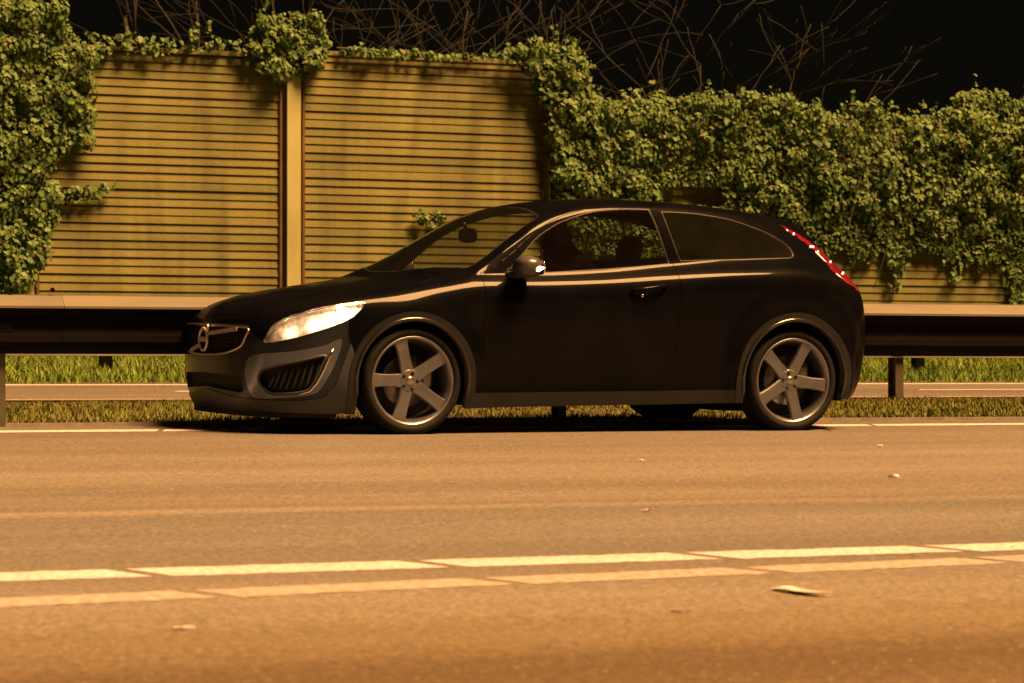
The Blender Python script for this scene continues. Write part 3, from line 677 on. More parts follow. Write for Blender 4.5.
class Patch:
    def __init__(s, ids, flat):
        s.bm = bmesh.new(); s.lp = s.bm.verts.layers.float_vector.new('pos'); s.ln = s.bm.verts.layers.float_vector.new('nrm')
        vv = []
        for i in range(ids.shape[0]):
            row = []
            for j in range(ids.shape[1]):
                v = s.bm.verts.new((flat[i, j, 0], flat[i, j, 1], 0)); v[s.lp] = POS[ids[i, j]]; v[s.ln] = NRM[ids[i, j]]; row.append(v)
            vv.append(row)
        s.lf = s.bm.faces.layers.int.new('part')
        for i in range(len(vv)-1):
            for j in range(len(vv[0])-1): s.bm.faces.new((vv[i][j], vv[i+1][j], vv[i+1][j+1], vv[i][j+1]))
        s.parts = ['body']
    def cut(s, poly, part, only=None):
        bm = s.bm; P = [Vector((p[0], p[1], 0)) for p in poly]; n = len(P); eps = 1e-4
        lo = (min(p.x for p in P), min(p.y for p in P)); hi = (max(p.x for p in P), max(p.y for p in P))
        def bb(f):
            xs_ = [v.co.x for v in f.verts]; ys_ = [v.co.y for v in f.verts]; return min(xs_), max(xs_), min(ys_), max(ys_)
        near = [f for f in bm.faces if (lambda b: b[1] >= lo[0] and b[0] <= hi[0] and b[3] >= lo[1] and b[2] <= hi[1])(bb(f))]
        for i in range(n):
            p, q = P[i], P[(i+1) % n]; dv = q-p
            if dv.length < 1e-6: continue
            x0, x1 = min(p.x, q.x)-eps, max(p.x, q.x)+eps; y0, y1 = min(p.y, q.y)-eps, max(p.y, q.y)+eps
            sel = []
            for f in near:
                if not f.is_valid: continue
                b = bb(f)
                if b[1] >= x0 and b[0] <= x1 and b[3] >= y0 and b[2] <= y1: sel.append(f)
            if not sel: continue
            geom = set(sel)
            for f in sel: geom.update(f.edges); geom.update(f.verts)
            r = bmesh.ops.bisect_plane(bm, geom=list(geom), dist=1e-6, plane_co=p, plane_no=Vector((-dv.y, dv.x, 0)))
            near = list({f for f in near if f.is_valid} | {g_ for g_ in r['geom'] if isinstance(g_, bmesh.types.BMFace)})
        if part not in s.parts: s.parts.append(part)
        pid = s.parts.index(part); onl = None if only is None else [s.parts.index(o) for o in only if o in s.parts]
        c = [(f, f.calc_center_median()) for f in bm.faces]
        ins = in_poly(np.array([v.x for _, v in c]), np.array([v.y for _, v in c]), poly)
        for (f, _), k in zip(c, ins):
            if k and (onl is None or f[s.lf] in onl): f[s.lf] = pid
    def get(s, part):
        if part not in s.parts: return [], [], []
        pid = s.parts.index(part); ix = {}; V = []; N = []; F = []
        for f in s.bm.faces:
            if f[s.lf] != pid: continue
            fi = []
            for v in f.verts:
                if v not in ix: ix[v] = len(V); V.append(Vector(v[s.lp])); N.append(Vector(v[s.ln]).normalized())
                fi.append(ix[v])
            F.append(fi)
        return V, N, F
def offset(poly, d):
    n = len(poly); ar = sum(poly[i][0]*poly[(i+1) % n][1]-poly[(i+1) % n][0]*poly[i][1] for i in range(n)); sg_ = 1 if ar > 0 else -1
    out = []
    for i in range(n):
        p0, p1, p2 = (Vector((*poly[(i+k) % n], 0)) for k in (-1, 0, 1))
        e1 = (p1-p0).normalized(); e2 = (p2-p1).normalized(); n1 = Vector((e1.y, -e1.x, 0))*sg_; n2 = Vector((e2.y, -e2.x, 0))*sg_
        b = (n1+n2); b = b/max(.35, b.length_squared)*2 if b.length > 1e-6 else n1
        out.append((p1.x+b.x*d*.5*1.0 if False else p1.x+b.x*d/1.0*.5*2*.5, p1.y+b.y*d*.5))
    return out
def spline(pts, per=6, closed=True):                 # Catmull-Rom through corner points
    n = len(pts); out = []
    for i in range(n if closed else n-1):
        g = lambda k: np.array(pts[(i+k) % n] if closed else pts[min(max(i+k, 0), n-1)], float)
        p0, p1, p2, p3 = g(-1), g(0), g(1), g(2)
        for t in np.linspace(0, 1, per, endpoint=False):
            out.append(tuple(.5*((2*p1)+(-p0+p2)*t+(2*p0-5*p1+4*p2-p3)*t*t+(-p0+3*p1-3*p2+p3)*t**3)))
    if not closed: out.append(tuple(pts[-1]))
    return out
flatL = np.stack([np.repeat(a_[:, None], NS, 1), Lw[..., 2]], -1)
PL_, PS_, PT_ = Patch(idL, flatL), Patch(idS, Sd[..., [0, 2]]), Patch(idT, Tp[..., [0, 1]])
def LP(a, z, off=0.0):                               # point on the lower body (half with y > 0), pushed out by off
    i = np.interp(a, a_, np.arange(na)); i0 = int(min(max(math.floor(i), 0), na-2)); t = i-i0
    def col(i): 
        zz = POS[idL[i], 2]; return np.array([np.interp(z, zz, POS[idL[i], k]) for k in range(3)]), np.array([np.interp(z, zz, NRM[idL[i], k]) for k in range(3)])
    p0, n0 = col(i0); p1, n1 = col(i0+1); p = p0*(1-t)+p1*t; n_ = n0*(1-t)+n1*t; n_ /= np.linalg.norm(n_)
    return Vector(p+n_*off), Vector(n_)
def arch(cx, r, zb=0.0, wz=.325, k=26, sq=1.0):
    return [(cx-r, zb)]+[(cx-r*math.cos(t), wz+r*math.sin(t)*sq) for t in np.linspace(0, math.pi, k)]+[(cx+r, zb)]
AF, AR_ = arch(0, .352), arch(2.64, .366)
TF, TR_ = arch(0, .408), arch(2.64, .424)
# panels of the lower body
PL_.cut([(A0-.1, 0), (-.352, 0), (-.352, .325), (-.40, .50), (-.415, .60), (-.41, .675), (-.52, .636), (-.64, .60), (-.75, .565), (-.925, .535), (-1.02, .60), (-1.06, .645), (A0-.1, .645)], 'front_bumper')
PL_.cut([(A0-.1, .262), (-1.247, .212), (-.995, .199), (-.70, .199), (-.555, .215), (-.49, .28), (-.44, .43), (-.40, .54), (-.352, .40), (-.352, 0), (A0-.1, 0)], 'skirt')
band = spline([(-1.054, .43), (-.985, .466), (-.748, .49), (-.566, .525), (-.455, .565), (-.485, .44), (-.555, .30), (-.62, .238), (-.80, .215), (-.994, .208), (-1.045, .245), (-1.078, .335)], 4)
PL_.cut(band, 'bumper_sheen')  # area of the bumper skin that carries the painted reflection
fog = spline([(-.966, .325), (-.937, .372), (-.846, .404), (-.694, .438), (-.575, .468), (-.548, .458), (-.577, .391), (-.621, .295), (-.665, .253), (-.785, .236), (-.883, .238), (-.938, .276)], 4)
PL_.cut(fog, 'fog_grille')
grille = [(A0-.1, .628)]+spline([(A0, .628), (-1.40, .629), (-1.22, .627), (-1.06, .618), (-1.075, .56), (-1.12, .508), (-1.27, .470), (-1.42, .458), (A0, .455)], 5, False)+[(A0-.1, .455)]
PL_.cut(grille, 'grille')
intake = [(A0-.1, .348), (-1.15, .335), (-1.118, .322), (-1.10, .25), (-1.13, .238), (A0-.1, .268)]
PL_.cut(intake, 'intake')
head = spline([(-.925, .538), (-.912, .585), (-.875, .642), (-.79, .690), (-.70, .720), (-.572, .753), (-.412, .776), (-.300, .784), (-.345, .731), (-.403, .685), (-.518, .636), (-.638, .598), (-.78, .560)], 4)
PL_.cut(offset(head, .005), 'gap'); PL_.cut(head, 'headlight')
door = [(.475, 1.3), (.475, .86), (.462, .60), (.462, .36), (.485, .285), (.56, .262), (1.50, .268), (1.66, .275), (1.735, .30), (1.775, .40), (1.806, .633), (1.818, .86), (1.818, 1.3)]
PL_.cut(offset(door, .004), 'gap'); PL_.cut(offset(door, -.003), 'door')
PL_.cut([(.34, 0), (.34, .245), (2.30, .262), (2.30, 0)], 'sill', only=['body', 'gap'])
PL_.cut([(2.98, .0), (2.98, .60), (3.05, .64), (A1+.1, .64), (A1+.1, 0)], 'rear_bumper')
PL_.cut([(3.0, 1.3), (3.0, 1.0), (3.06, .935), (3.20, .885), (3.36, .872), (3.45, .90), (3.48, 1.3)], 'tail_light')
PL_.cut(TF, 'arch_trim_front', only=['body', 'front_bumper', 'sill', 'skirt', 'bumper_sheen']); PL_.cut(TR_, 'arch_trim_rear')
PL_.cut(AF, 'hole'); PL_.cut(AR_, 'hole')
# greenhouse sides
DZ = 0.0
dwin = spline([(.665, .985), (.735, 1.045), (.815, 1.12), (.89, 1.185), (.985, 1.243), (1.09, 1.292), (1.264, 1.346), (1.368, 1.365), (1.5, 1.376), (1.64, 1.380)], 4, False)+[(1.712, 1.378), (1.735, 1.30), (1.765, 1.16), (1.788, 1.045)]+[(1.55, 1.022), (1.30, 1.003), (.95, .980)]
qwin = [(1.805, 1.366), (1.95, 1.364)]+spline([(2.08, 1.357), (2.25, 1.335), (2.371, 1.309), (2.5, 1.270), (2.592, 1.235), (2.66, 1.198), (2.703, 1.166), (2.724, 1.133), (2.720, 1.108), (2.69, 1.097)], 4, False)+[(2.298, 1.080), (1.88, 1.066), (1.862, 1.11), (1.835, 1.23)]
sdoor = [(.475, .80), (.475, .965), (.58, 1.01), (.72, 1.10), (.80, 1.165), (.895, 1.232), (1.0, 1.29), (1.09, 1.328), (1.264, 1.376), (1.4, 1.394), (1.60, 1.402), (1.74, 1.400), (1.775, 1.24), (1.818, 1.05), (1.818, .80)]
PS_.cut(offset(sdoor, .004), 'gap'); PS_.cut(offset(sdoor, -.003), 'door')
for w_, nm in ((dwin, 'side_window'), (qwin, 'quarter_window')):
    PS_.cut(offset(w_, .013), nm+'_seal'); PS_.cut(w_, nm)
PS_.cut([(2.68, 1.40), (2.76, 1.265), (2.83, 1.228), (2.95, 1.138), (3.0, 1.075), (3.02, .95), (3.3, .80), (3.4, 1.0), (3.0, 1.45)], 'tail_light')
# top: bonnet, windscreen, roof, rear window
PT_.cut([(-.938, -.1), (-.925, .2), (-.885, .40), (-.80, .55), (-.60, .675), (-.3, .725), (.0, .735), (.22, .72), (.27, .66), (.17, .40), (.12, .2), (.105, -.1)], 'gap')
PT_.cut([(-.932, -.1), (-.919, .2), (-.88, .395), (-.797, .543), (-.60, .668), (-.3, .718), (.0, .728), (.215, .713), (.262, .66), (.164, .40), (.114, .2), (.099, -.1)], 'bonnet')
wsc = [(.175, -.1), (.19, .2), (.255, .45), (.35, .62), (.435, .695), (.47, .70)]+[(x, float(rail_y(x))-.065) for x in (.58, .7, .82, .92)]+[(.965, .585), (1.0, .40), (1.03, .2), (1.035, -.1)]
PT_.cut(offset(wsc, .014), 'windscreen_seal'); PT_.cut(wsc, 'windscreen')
rwin = [(3.06, -.1), (3.055, .3), (3.03, .46), (3.08, .52), (3.18, .545), (3.235, .50), (3.25, .3), (3.255, -.1)]
PT_.cut(offset(rwin, .012), 'rear_window_seal'); PT_.cut(rwin, 'rear_window')
PT_.cut([(2.74, .53), (2.80, .525), (3.0, .53), (3.2, .56), (3.26, .56), (3.3, .8), (2.74, .8)], 'tail_light', only=['body'])
PT_.cut([(1.06, -.1), (1.05, .4), (1.02, .615), (1.3, .61), (1.9, .598), (2.5, .57), (2.66, .55), (2.78, .50), (2.95, .4), (2.99, -.1)], 'roof', only=['body'])
PT_.cut([(2.99, -.1), (2.95, .4), (2.78, .50), (2.66, .55), (2.62, .545), (2.8, .53), (3.4, .62), (3.4, -.1)], 'tailgate', only=['body'])

def gather(part, patches=None):
    V, N, F = [], [], []
    for p in (patches or (PL_, PS_, PT_)):
        v, n_, f = p.get(part); k = len(V); V += v; N += n_; F += [[i+k for i in g] for g in f]
    return V, N, F
def shell(name, mat, parent, V, N, F, side=None, push=0.0, flange=.014, both=False):
    """side -1: camera side copy (y flipped), +1: far side, both: one mesh across the middle"""
    if not F: return None
    VV, NN, FF = [], [], []
    for sgn in ((1, -1) if both else (side,)):
        k = len(VV)
        for v, n_ in zip(V, N):
            p = v+n_*push; VV.append(Vector((p.x, p.y*sgn, p.z))); NN.append(Vector((n_.x, n_.y*sgn, n_.z)))
        for f in F:
            g = [i+k for i in f]; nr = sum((NN[i] for i in g), Vector())
            e = Vector(); 
            for i in range(len(g)): e += VV[g[i]].cross(VV[g[(i+1) % len(g)]])
            if e.dot(nr) < 0: g.reverse()
            FF.append(g)
    # weld coincident points so boundaries are real
    key = {}; remap = []; V2, N2 = [], []
    for v, n_ in zip(VV, NN):
        kx = (round(v.x, 4), round(v.y, 4), round(v.z, 4))
        if kx not in key: key[kx] = len(V2); V2.append(v); N2.append(n_)
        remap.append(key[kx])
    F2 = []
    for f in FF:
        g = []
        for i in f:
            j = remap[i]
            if not g or g[-1] != j: g.append(j)
        if len(g) > 1 and g[0] == g[-1]: g.pop()
        if len(set(g)) == len(g) and len(g) >= 3: F2.append(g)
    ec = {}
    for f in F2:
        for i in range(len(f)):
            e = (f[i], f[(i+1) % len(f)]); ec.setdefault((min(e), max(e)), []).append(e)
    if flange:
        inner = {}
        for kx, es in ec.items():
            if len(es) != 1: continue
            i, j = es[0]
            if not both and False: pass
            for v in (i, j):
                if v not in inner: inner[v] = len(V2); V2.append(V2[v]-N2[v]*flange); N2.append(N2[v])
            F2.append([j, i, inner[i], inner[j]])
    me = bpy.data.meshes.new(name); me.from_pydata([tuple(v) for v in V2], [], F2); me.update()
    o = link(name, me, mat, parent, True)
    me.normals_split_custom_set_from_vertices([tuple(n_) for n_ in N2])
    return o

CAR_A = R(26.5)
CD = Vector((math.cos(CAR_A), math.sin(CAR_A), 0)); CN = Vector((-math.sin(CAR_A), math.cos(CAR_A), 0))
car_o = Vector((-0.98343, 20.42145, 0.0261))
car = empty('hatchback_car', car_o, None, 0); car.rotation_euler = (.03, 0, CAR_A)
tag(car, 'black three-door hatchback stopped beside the guard rail with lamps lit', 'car')
CARM = Matrix.Translation(car_o) @ Matrix.Rotation(CAR_A, 4, 'Z') @ Matrix.Rotation(.03, 4, 'X')

body = shell('body', M['paint'], car, *gather('body'), both=True)
bonnet = shell('bonnet', M['paint'], car, *gather('bonnet'), both=True)
roof = shell('roof', M['paint'], car, *gather('roof'), both=True)
tailgate = shell('tailgate', M['paint'], car, *gather('tailgate'), both=True)
fbump = shell('front_bumper', M['bumper'], car, *gather('front_bumper'), both=True)
shell('skirt', M['skirt'], fbump, *gather('skirt'), both=True, push=.006, flange=.03)
rbump = shell('rear_bumper', M['paint'], car, *gather('rear_bumper'), both=True)
wind = shell('windscreen', M['screen'], car, *gather('windscreen'), both=True, push=-.003, flange=0)
shell('seal', M['plastic'], wind, *gather('windscreen_seal'), both=True, push=-.001)
rw = shell('rear_window', M['privacy'], car, *gather('rear_window'), both=True, push=-.003, flange=0)
shell('seal', M['plastic'], rw, *gather('rear_window_seal'), both=True, push=-.001)
doors = {}
for sd in (-1, 1):
    dr = shell('door', M['paint'], car, *gather('door'), side=sd); doors[sd] = dr
    gw = shell('window', M['glass'], dr, *gather('side_window'), side=sd, push=-.004, flange=0)
    shell('window_seal', M['edge'], dr, *gather('side_window_seal'), side=sd, push=-.001)
    qw = shell('quarter_window', M['privacy'], car, *gather('quarter_window'), side=sd, push=-.003, flange=0)
    shell('seal', M['edge'], qw, *gather('quarter_window_seal'), side=sd, push=-.001)
    for nm_, cx, rr in (('arch_trim_front', 0, .366), ('arch_trim_rear', 2.64, .380)):
        at_ = shell('wheel_arch_trim', M['trim'], car, *gather(nm_), side=sd, push=.012, flange=.05)
        lp = MB(); lp.tube([(lambda p: (p.x, p.y*sd, p.z))(LP(cx-rr*math.cos(t), .325+rr*math.sin(t), .012)[0]) for t in np.linspace(-.25, math.pi+.25, 40)], .013, 8); lp.build('lip', M['gloss'], at_, True)
    shell('sill', M['trim'], car, *gather('sill'), side=sd, push=.006, flange=.05)
    ins = shell('bumper_sheen', M['silver'], fbump, *gather('bumper_sheen'), side=sd, push=.002, flange=.03)
    tl = shell('tail_light', M['red'], car, *gather('tail_light'), side=sd, push=.004)
    # lit diodes scattered along the lamp
    V, N, F = gather('tail_light'); db = MB()
    for (tx, tz) in () if sd > 0 else ((2.80, 1.25), (2.905, 1.165), (2.945, 1.165), (2.965, 1.13), (3.06, 1.07), (3.155, 1.0), (3.215, .955)):
        k = min(range(len(V)), key=lambda i: (V[i].x-tx)**2+(V[i].z-tz)**2+.02*max(0, .56-V[i].y)); p = V[k]+N[k]*.006
        db.blob((p.x, p.y*sd, p.z), (.011, .011, .016), 2, 8, 6)
    if sd < 0: db.build('diode', M['redspot'], tl, True)
    # headlamp: clear lens, bright bowl behind it, bulbs
    V, N, F = gather('headlight')
    hl = shell('headlight', M['lens'], car, V, N, F, side=sd, push=.003, flange=0)
    shell('reflector', M['bowl'], hl, V, N, F, side=sd, push=-.06, flange=-.06)
    bb = MB(); p, n_ = LP(-.43, .712, -.030); bb.blob((p.x, p.y*sd, p.z), (.022, .016, .018), 2, 12, 8); bb.build('bulb', M['bulb'], hl, True)
    for (ha, hz, hr, mt, nm) in ((-.615, .658, .008, 'halo', 'dipped_lamp'), (-.775, .606, .007, 'amber', 'indicator'), (-.52, .693, .006, 'halo', 'side_marker'), (-.355, .755, .005, 'amber', 'corner_lamp')):
        bb = MB(); p, n_ = LP(ha, hz, -.030); bb.blob((p.x, p.y*sd, p.z), (hr*2.0, hr, hr*1.3), 2, 12, 8); bb.build(nm, M[mt], hl, True)
    for (ha, hz, hr) in ((-.43, .705, .06),):      # bezel rings
        p, n_ = LP(ha, hz, -.02); tb = MB(); ax = Vector((n_.x, n_.y*sd, n_.z)); e1 = ax.orthogonal().normalized(); e2 = ax.cross(e1); c0 = Vector((p.x, p.y*sd, p.z))
        tb.tube([c0+(e1*math.cos(t)+e2*math.sin(t))*hr for t in np.linspace(0, 2*math.pi, 20, endpoint=False)], .006, 5, True); tb.build('bezel', M['chrome'], hl, True)
    # brow strip over the lamp
    tb = MB(); tb.tube([(lambda p: (p.x, p.y*sd, p.z))(LP(a, z-.010, .001)[0]) for a, z in spline([(-.905, .600), (-.875, .642), (-.79, .690), (-.70, .720), (-.572, .753), (-.412, .776), (-.31, .784)], 4, False)], .004, 5); tb.build('lamp_edge', M['chrome'], hl, True)
    # fog grille: recessed dark panel with upright ribs, grey frame and bright rear strip
    V, N, F = gather('fog_grille')
    fg = shell('fog_grille', M['plastic'], fbump, V, N, F, side=sd, push=-.032, flange=-.034)
    fr = MB(); fr.tube([(lambda p: (p.x, p.y*sd, p.z))(LP(a, z, .004)[0]) for a, z in offset(fog, -.006)], .009, 6, True); fr.build('frame', M['skirt'], fg, True)
    for ka in np.linspace(-.905, -.625, 8):
        t = (ka+.905)/.28; z0 = .262+.012*abs(t-.5); z1 = .345+.075*t+(.02 if t > .1 else 0)
        rb = MB(); rb.tube([(lambda p: (p.x, p.y*sd, p.z))(LP(ka+.012*j, z0+(z1-z0)*j/4, -.016)[0]) for j in range(5)], .008, 5); rb.build('slat', M['skirt'], fg, True)
    st = MB(); st.tube([(lambda p: (p.x, p.y*sd, p.z))(LP(a, z, .010)[0]) for a, z in ((-.505, .512), (-.53, .46), (-.56, .385), (-.60, .305), (-.64, .258), (-.70, .238))], [.003, .008, .009, .009, .008, .004], 6); st.build('accent_strip', M['chrome'], ins, True)
    # door handle
    h = MB(); pts = [(lambda p: (p.x, p.y*sd, p.z))(LP(a, z, o_)[0]) for a, z, o_ in ((1.47, .868, .004), (1.50, .872, .028), (1.56, .880, .036), (1.63, .889, .036), (1.69, .897, .028), (1.715, .900, .004))]
    h.tube(pts, [.010, .013, .013, .013, .013, .010], 8); h.build('handle', M['paint'], dr, True)
    lk = MB(); p, n_ = LP(1.545, .842, .004); lk.blob((p.x, p.y*sd, p.z), (.02, .012, .02), 2, 8, 6); lk.build('lock', M['chrome'], dr, True)
    # mirror
    mr_ = MB()
    def sh(p): return (p.x+.35*p.y*sd*.0, p.y, p.z*(1-.9*max(0, -p.y*sd)) + .05*p.y*sd)
    mr_.blob((.715, sd*.945, 1.005), (.165, .25, .135), 2.6, 22, 14, Matrix.Rotation(sd*R(14), 3, 'Z'), sh)
    mi = mr_.build('mirror', M['mirror_cap'], car, True)
    arm = MB(); arm.tube([(.655, sd*.74, .955), (.66, sd*.80, .957), (.69, sd*.86, .963), (.71, sd*.93, .975)], [.028, .024, .026, .03], 8); arm.build('arm', M['skirt'], mi, True)
    rp = MB(); rp.tube([(.652, sd*.93, .985), (.662, sd*.985, .988), (.690, sd*1.035, .992), (.735, sd*1.058, .997), (.765, sd*1.062, 1.003)], [.006, .014, .019, .018, .006], 8); rp.build('repeater', M['repeater'], mi, True)
    gl_ = MB(); gl_.blob((.79, sd*.945, 1.008), (.01, .19, .10), 3, 14, 8); gl_.build('mirror_glass', M['chrome'], mi, True)
# grille: dark recess, bars, chrome frame, badge
V, N, F = gather('grille'); gr = shell('grille', M['dark'], car, V, N, F, both=True, push=-.035, flange=-.036)
bars = MB()
for z in np.linspace(.485, .612, 6):
    aa = np.linspace(-2*A0-A0*-1*0-1.57*0, 0, 2) if False else None
    w_ = -1.075 if z > .54 else -1.13-.20*max(0, (.53-z)/.06)
    pts = [LP(a, z, -.018)[0] for a in np.linspace(w_-.02, A0, 14)]
    bars.tube(pts+[Vector((p.x, -p.y, p.z)) for p in pts[-2::-1]], .0045, 4)
for a in np.linspace(A0, -1.10, 10):
    z0 = float(np.interp(a, [A0, -1.42, -1.27, -1.12, -1.075], [.458, .462, .475, .512, .56]))
    for sd in ((1,) if a == A0 else (1, -1)):
        bars.tube([(lambda p: (p.x, p.y*sd, p.z))(LP(a, z, -.016)[0]) for z in np.linspace(z0, .622, 4)], .004, 4)
ib = bars.build('insert', M['plastic'], gr, True); ib['kind'] = 'stuff'
outl = spline([(A0, .628), (-1.40, .629), (-1.22, .627), (-1.06, .618), (-1.075, .56), (-1.12, .508), (-1.27, .470), (-1.42, .458), (A0, .455)], 5, False)
p1 = [LP(a, z, .004)[0] for a, z in outl]; fr = MB(); fr.tube(p1+[Vector((p.x, -p.y, p.z)) for p in p1[-2:0:-1]], .0075, 6, True); fr.build('frame', M['satin'], gr, True)
bx, bz, bo_ = LP(A0, .545, .006)[0].x, .545, 0
bd = MB(); bd.tube([(bx-.004, .066*math.cos(t), bz+.066*math.sin(t)) for t in np.linspace(0, 2*math.pi, 28, endpoint=False)], .0095, 7, True)
bd.tube([(bx-.006, -.046, bz+.046), (bx-.008, -.068, bz+.068)], .007, 6); bd.prism([(-.084, .056), (-.090, .092), (-.054, .086)], 'x', bx-.014, bx-.004)
V0 = bd.V[-6:]; bd.V[-6:] = [(x, y, z+bz) for x, y, z in V0]
bdg = bd.build('badge', M['badge'], gr, True)
bc = MB(); bc.box((bx-.006, 0, bz), (.012, .126, .030)); bc.build('badge_plate', M['badge'], bdg)
dg = MB(); p0, p1_ = LP(-1.11, .612, .004)[0], LP(-1.40, .470, .004)[0]
def strip(mb_, A, B, w, th):
    A, B = Vector(A), Vector(B); t = (B-A).normalized(); up = Vector((0, -t.z, t.y)).normalized(); nx = Vector((-1, 0, 0))
    P = [A+up*w/2, A-up*w/2, B-up*w/2, B+up*w/2]; mb_.add(P+[p+nx*th for p in P], [(0, 1, 2, 3), (7, 6, 5, 4), (0, 4, 5, 1), (1, 5, 6, 2), (2, 6, 7, 3), (3, 7, 4, 0)])
strip(dg, (LP(-1.15, .61, .002)[0].x, -LP(-1.15, .61)[0].y, .615), (bx, -.05, bz+.035), .024, .010)
strip(dg, (bx, .05, bz-.035), (LP(-1.33, .48, .002)[0].x, LP(-1.33, .48)[0].y, .472), .024, .010)
dg.build('diagonal_bar', M['badge'], gr)
V, N, F = gather('intake'); shell('intake', M['dark'], fbump, V, N, F, both=True, push=-.03, flange=-.031)
chin = MB(); 
pts = [(-.84, .55), (-.88, .3), (-.89, 0), (-.88, -.3), (-.84, -.55), (-.70, -.72), (-.45, -.77), (-.45, .77), (-.70, .72)]
chin.prism(pts, 'z', .095, .17); chin.build('undertray', M['dark'], fbump)
# underside, wheel wells
ub = MB(); ub.box((1.2, 0, .215), (4.0, 1.24, .05)); ub.box((1.32, 0, .215), (1.86, 1.62, .05)); ub.build('underbody', M['dark'], car)
mf = MB(); mf.blob((2.62, -.05, .175), (.5, .75, .15), 3, 18, 10); mf.tube([(.4, -.05, .18), (1.2, -.08, .17), (2.2, -.06, .175)], .035, 8); mf.build('exhaust', M['dark'], car, True)
for cx in (0, 2.64):
    for sd in (-1, 1):
        wl_ = MB(); n = 18; V = []; F = []
        for i in range(n+1):
            t = -.35+(math.pi+.7)*i/n
            for y in (.845, .58): V.append((cx-.40*math.cos(t), y*sd, .325+.40*math.sin(t)))
        F = [(2*i, 2*i+1, 2*i+3, 2*i+2) for i in range(n)]+[tuple(2*i+1 for i in range(n+1))]
        wl_.add(V, F); wl_.build('wheel_well', M['dark'], car, True)
# ------------------------------------------------------------------ wheels
def wheel(cx, sd, ang):
    RT, RR = .322, .262
    mbw = MB(); mbw.lathe([(RR+.002, -.098), (RR+.008, -.104), (RR+.004, -.110), (RR-.006, -.108), (RR-.012, -.098), (RR-.018, -.09), (RR-.024, -.06), (RR-.034, -.02), (RR-.036, .05), (RR-.02, .09), (RR, .10)], 64)
    w_ = mbw.build('wheel', M['lip'], car, True, False); w_.location = (cx, sd*.765, RT-.004); w_.rotation_euler = (0, 0, 0 if sd < 0 else math.pi)
    ty = MB(); ty.lathe([(RR, -.095), (RR+.006, -.108), (RR+.022, -.116), (RT-.028, -.117), (RT-.012, -.110), (RT-.003, -.098), (RT, -.085), (RT, -.045), (RT-.006, -.043), (RT-.006, -.037), (RT, -.035), (RT, .035), (RT-.006, .037), (RT-.006, .043), (RT, .045), (RT, .085), (RT-.008, .103), (RT-.03, .116), (RR+.01, .112), (RR, .095)], 72)
    ty.build('tyre', M['rubber'], w_, True, False)
    di = MB(); di.lathe([(.06, -.012), (.155, -.012), (.155, .012), (.06, .012)], 40); di.build('brake_disc', M['disc'], w_, True)
    ca = MB(); ca.blob((.125 if cx else .13, -.002, .03), (.075, .07, .17), 3.5, 14, 8); ca.build('brake_caliper', M['disc'], w_, True)
    bk = MB(); bk.lathe([(.02, .03), (.225, .035), (.228, .05)], 32); bk.build('backing_plate', M['dark'], w_, True)
    for k in range(5):
        t = R(ang)+k*2*math.pi/5
        # stations: radius, half width, face depth
        stn = [(.028, .036, -.066), (.062, .043, -.070), (.10, .039, -.076), (.16, .0375, -.086), (.215, .040, -.094), (.245, .045, -.098), (.256, .050, -.098)]
        V = []; F = []
        for r, hw, dp in stn:
            for lat, d_ in ((-hw, dp+.030), (-hw, dp+.008), (-hw+.006, dp), (-.004, dp+.0025), (.004, dp+.0025), (hw-.006, dp), (hw, dp+.008), (hw, dp+.030)):
                V.append((r*math.cos(t)-lat*math.sin(t), d_, r*math.sin(t)+lat*math.cos(t)))
        m8 = 8
        for i in range(len(stn)-1):
            for j in range(m8): F.append((i*m8+j, i*m8+(j+1) % m8, (i+1)*m8+(j+1) % m8, (i+1)*m8+j))
        F.append(tuple(range(m8))); F.append(tuple(range((len(stn)-1)*m8, len(stn)*m8))[::-1])
        s_ = MB().add(V, F).build('spoke', M['alloy'], w_); autosmooth(s_, 30)
    hb = MB(); hb.lathe([(.0, -.070), (.030, -.070), (.034, -.068), (.062, -.071), (.072, -.066), (.076, -.03)], 40); hb.build('hub', M['alloy'], w_, True, False)
    for k in range(5):
        t = R(ang+36)+k*2*math.pi/5; n_ = MB(); n_.lathe([(0, -.0735), (.0105, -.0735), (.0115, -.071), (.0115, -.05)], 12)
        o = n_.build('wheel_nut', M['plastic'], w_, True, False); o.location = (.050*math.cos(t), 0, .050*math.sin(t))
    cp = MB(); cp.lathe([(.0, -.076), (.022, -.076), (.026, -.072), (.028, -.066)], 24); cp.build('centre_cap', M['satin'], w_, True, False)
for cx, ang in ((0, 35), (2.64, -7)):
    for sd in (-1, 1): wheel(cx, sd, ang)
# ------------------------------------------------------------------ interior
fl_ = MB(); fl_.box((1.55, 0, .30), (2.5, 1.45, .06)); fl_.box((2.95, 0, .62), (.5, 1.2, .6)); fl_.build('floor', M['dark'], car)
da = MB(); da.blob((.50, 0, .86), (.55, 1.42, .24), 4, 28, 12); da.blob((.66, -.36, .93), (.28, .36, .12), 2.5, 16, 8); da.build('dashboard', M['plastic'], car, True)
sw = MB(); c0 = Vector((.86, -.36, .88)); rot = Matrix.Rotation(R(-24), 3, 'Y')
sw.tube([c0+rot @ Vector((0, .185*math.cos(t), .185*math.sin(t))) for t in np.linspace(0, 2*math.pi, 32, endpoint=False)], .015, 7, True)
for t in (R(0), R(180), R(270)): sw.tube([c0, c0+rot @ Vector((0, .18*math.cos(t), .18*math.sin(t)))], .014, 6)
sw.blob(c0, (.05, .13, .12), 2.5, 14, 8); sw.tube([c0, c0+rot @ Vector((-.25, 0, 0))], .03, 8); sw.build('steering_wheel', M['plastic'], car, True)
rm = MB(); rm.blob((.77, 0, 1.205), (.04, .25, .095), 3, 18, 8); rm.tube([(.74, 0, 1.285), (.77, 0, 1.22)], .012, 6); rm.build('rear_view_mirror', M['plastic'], car, True)
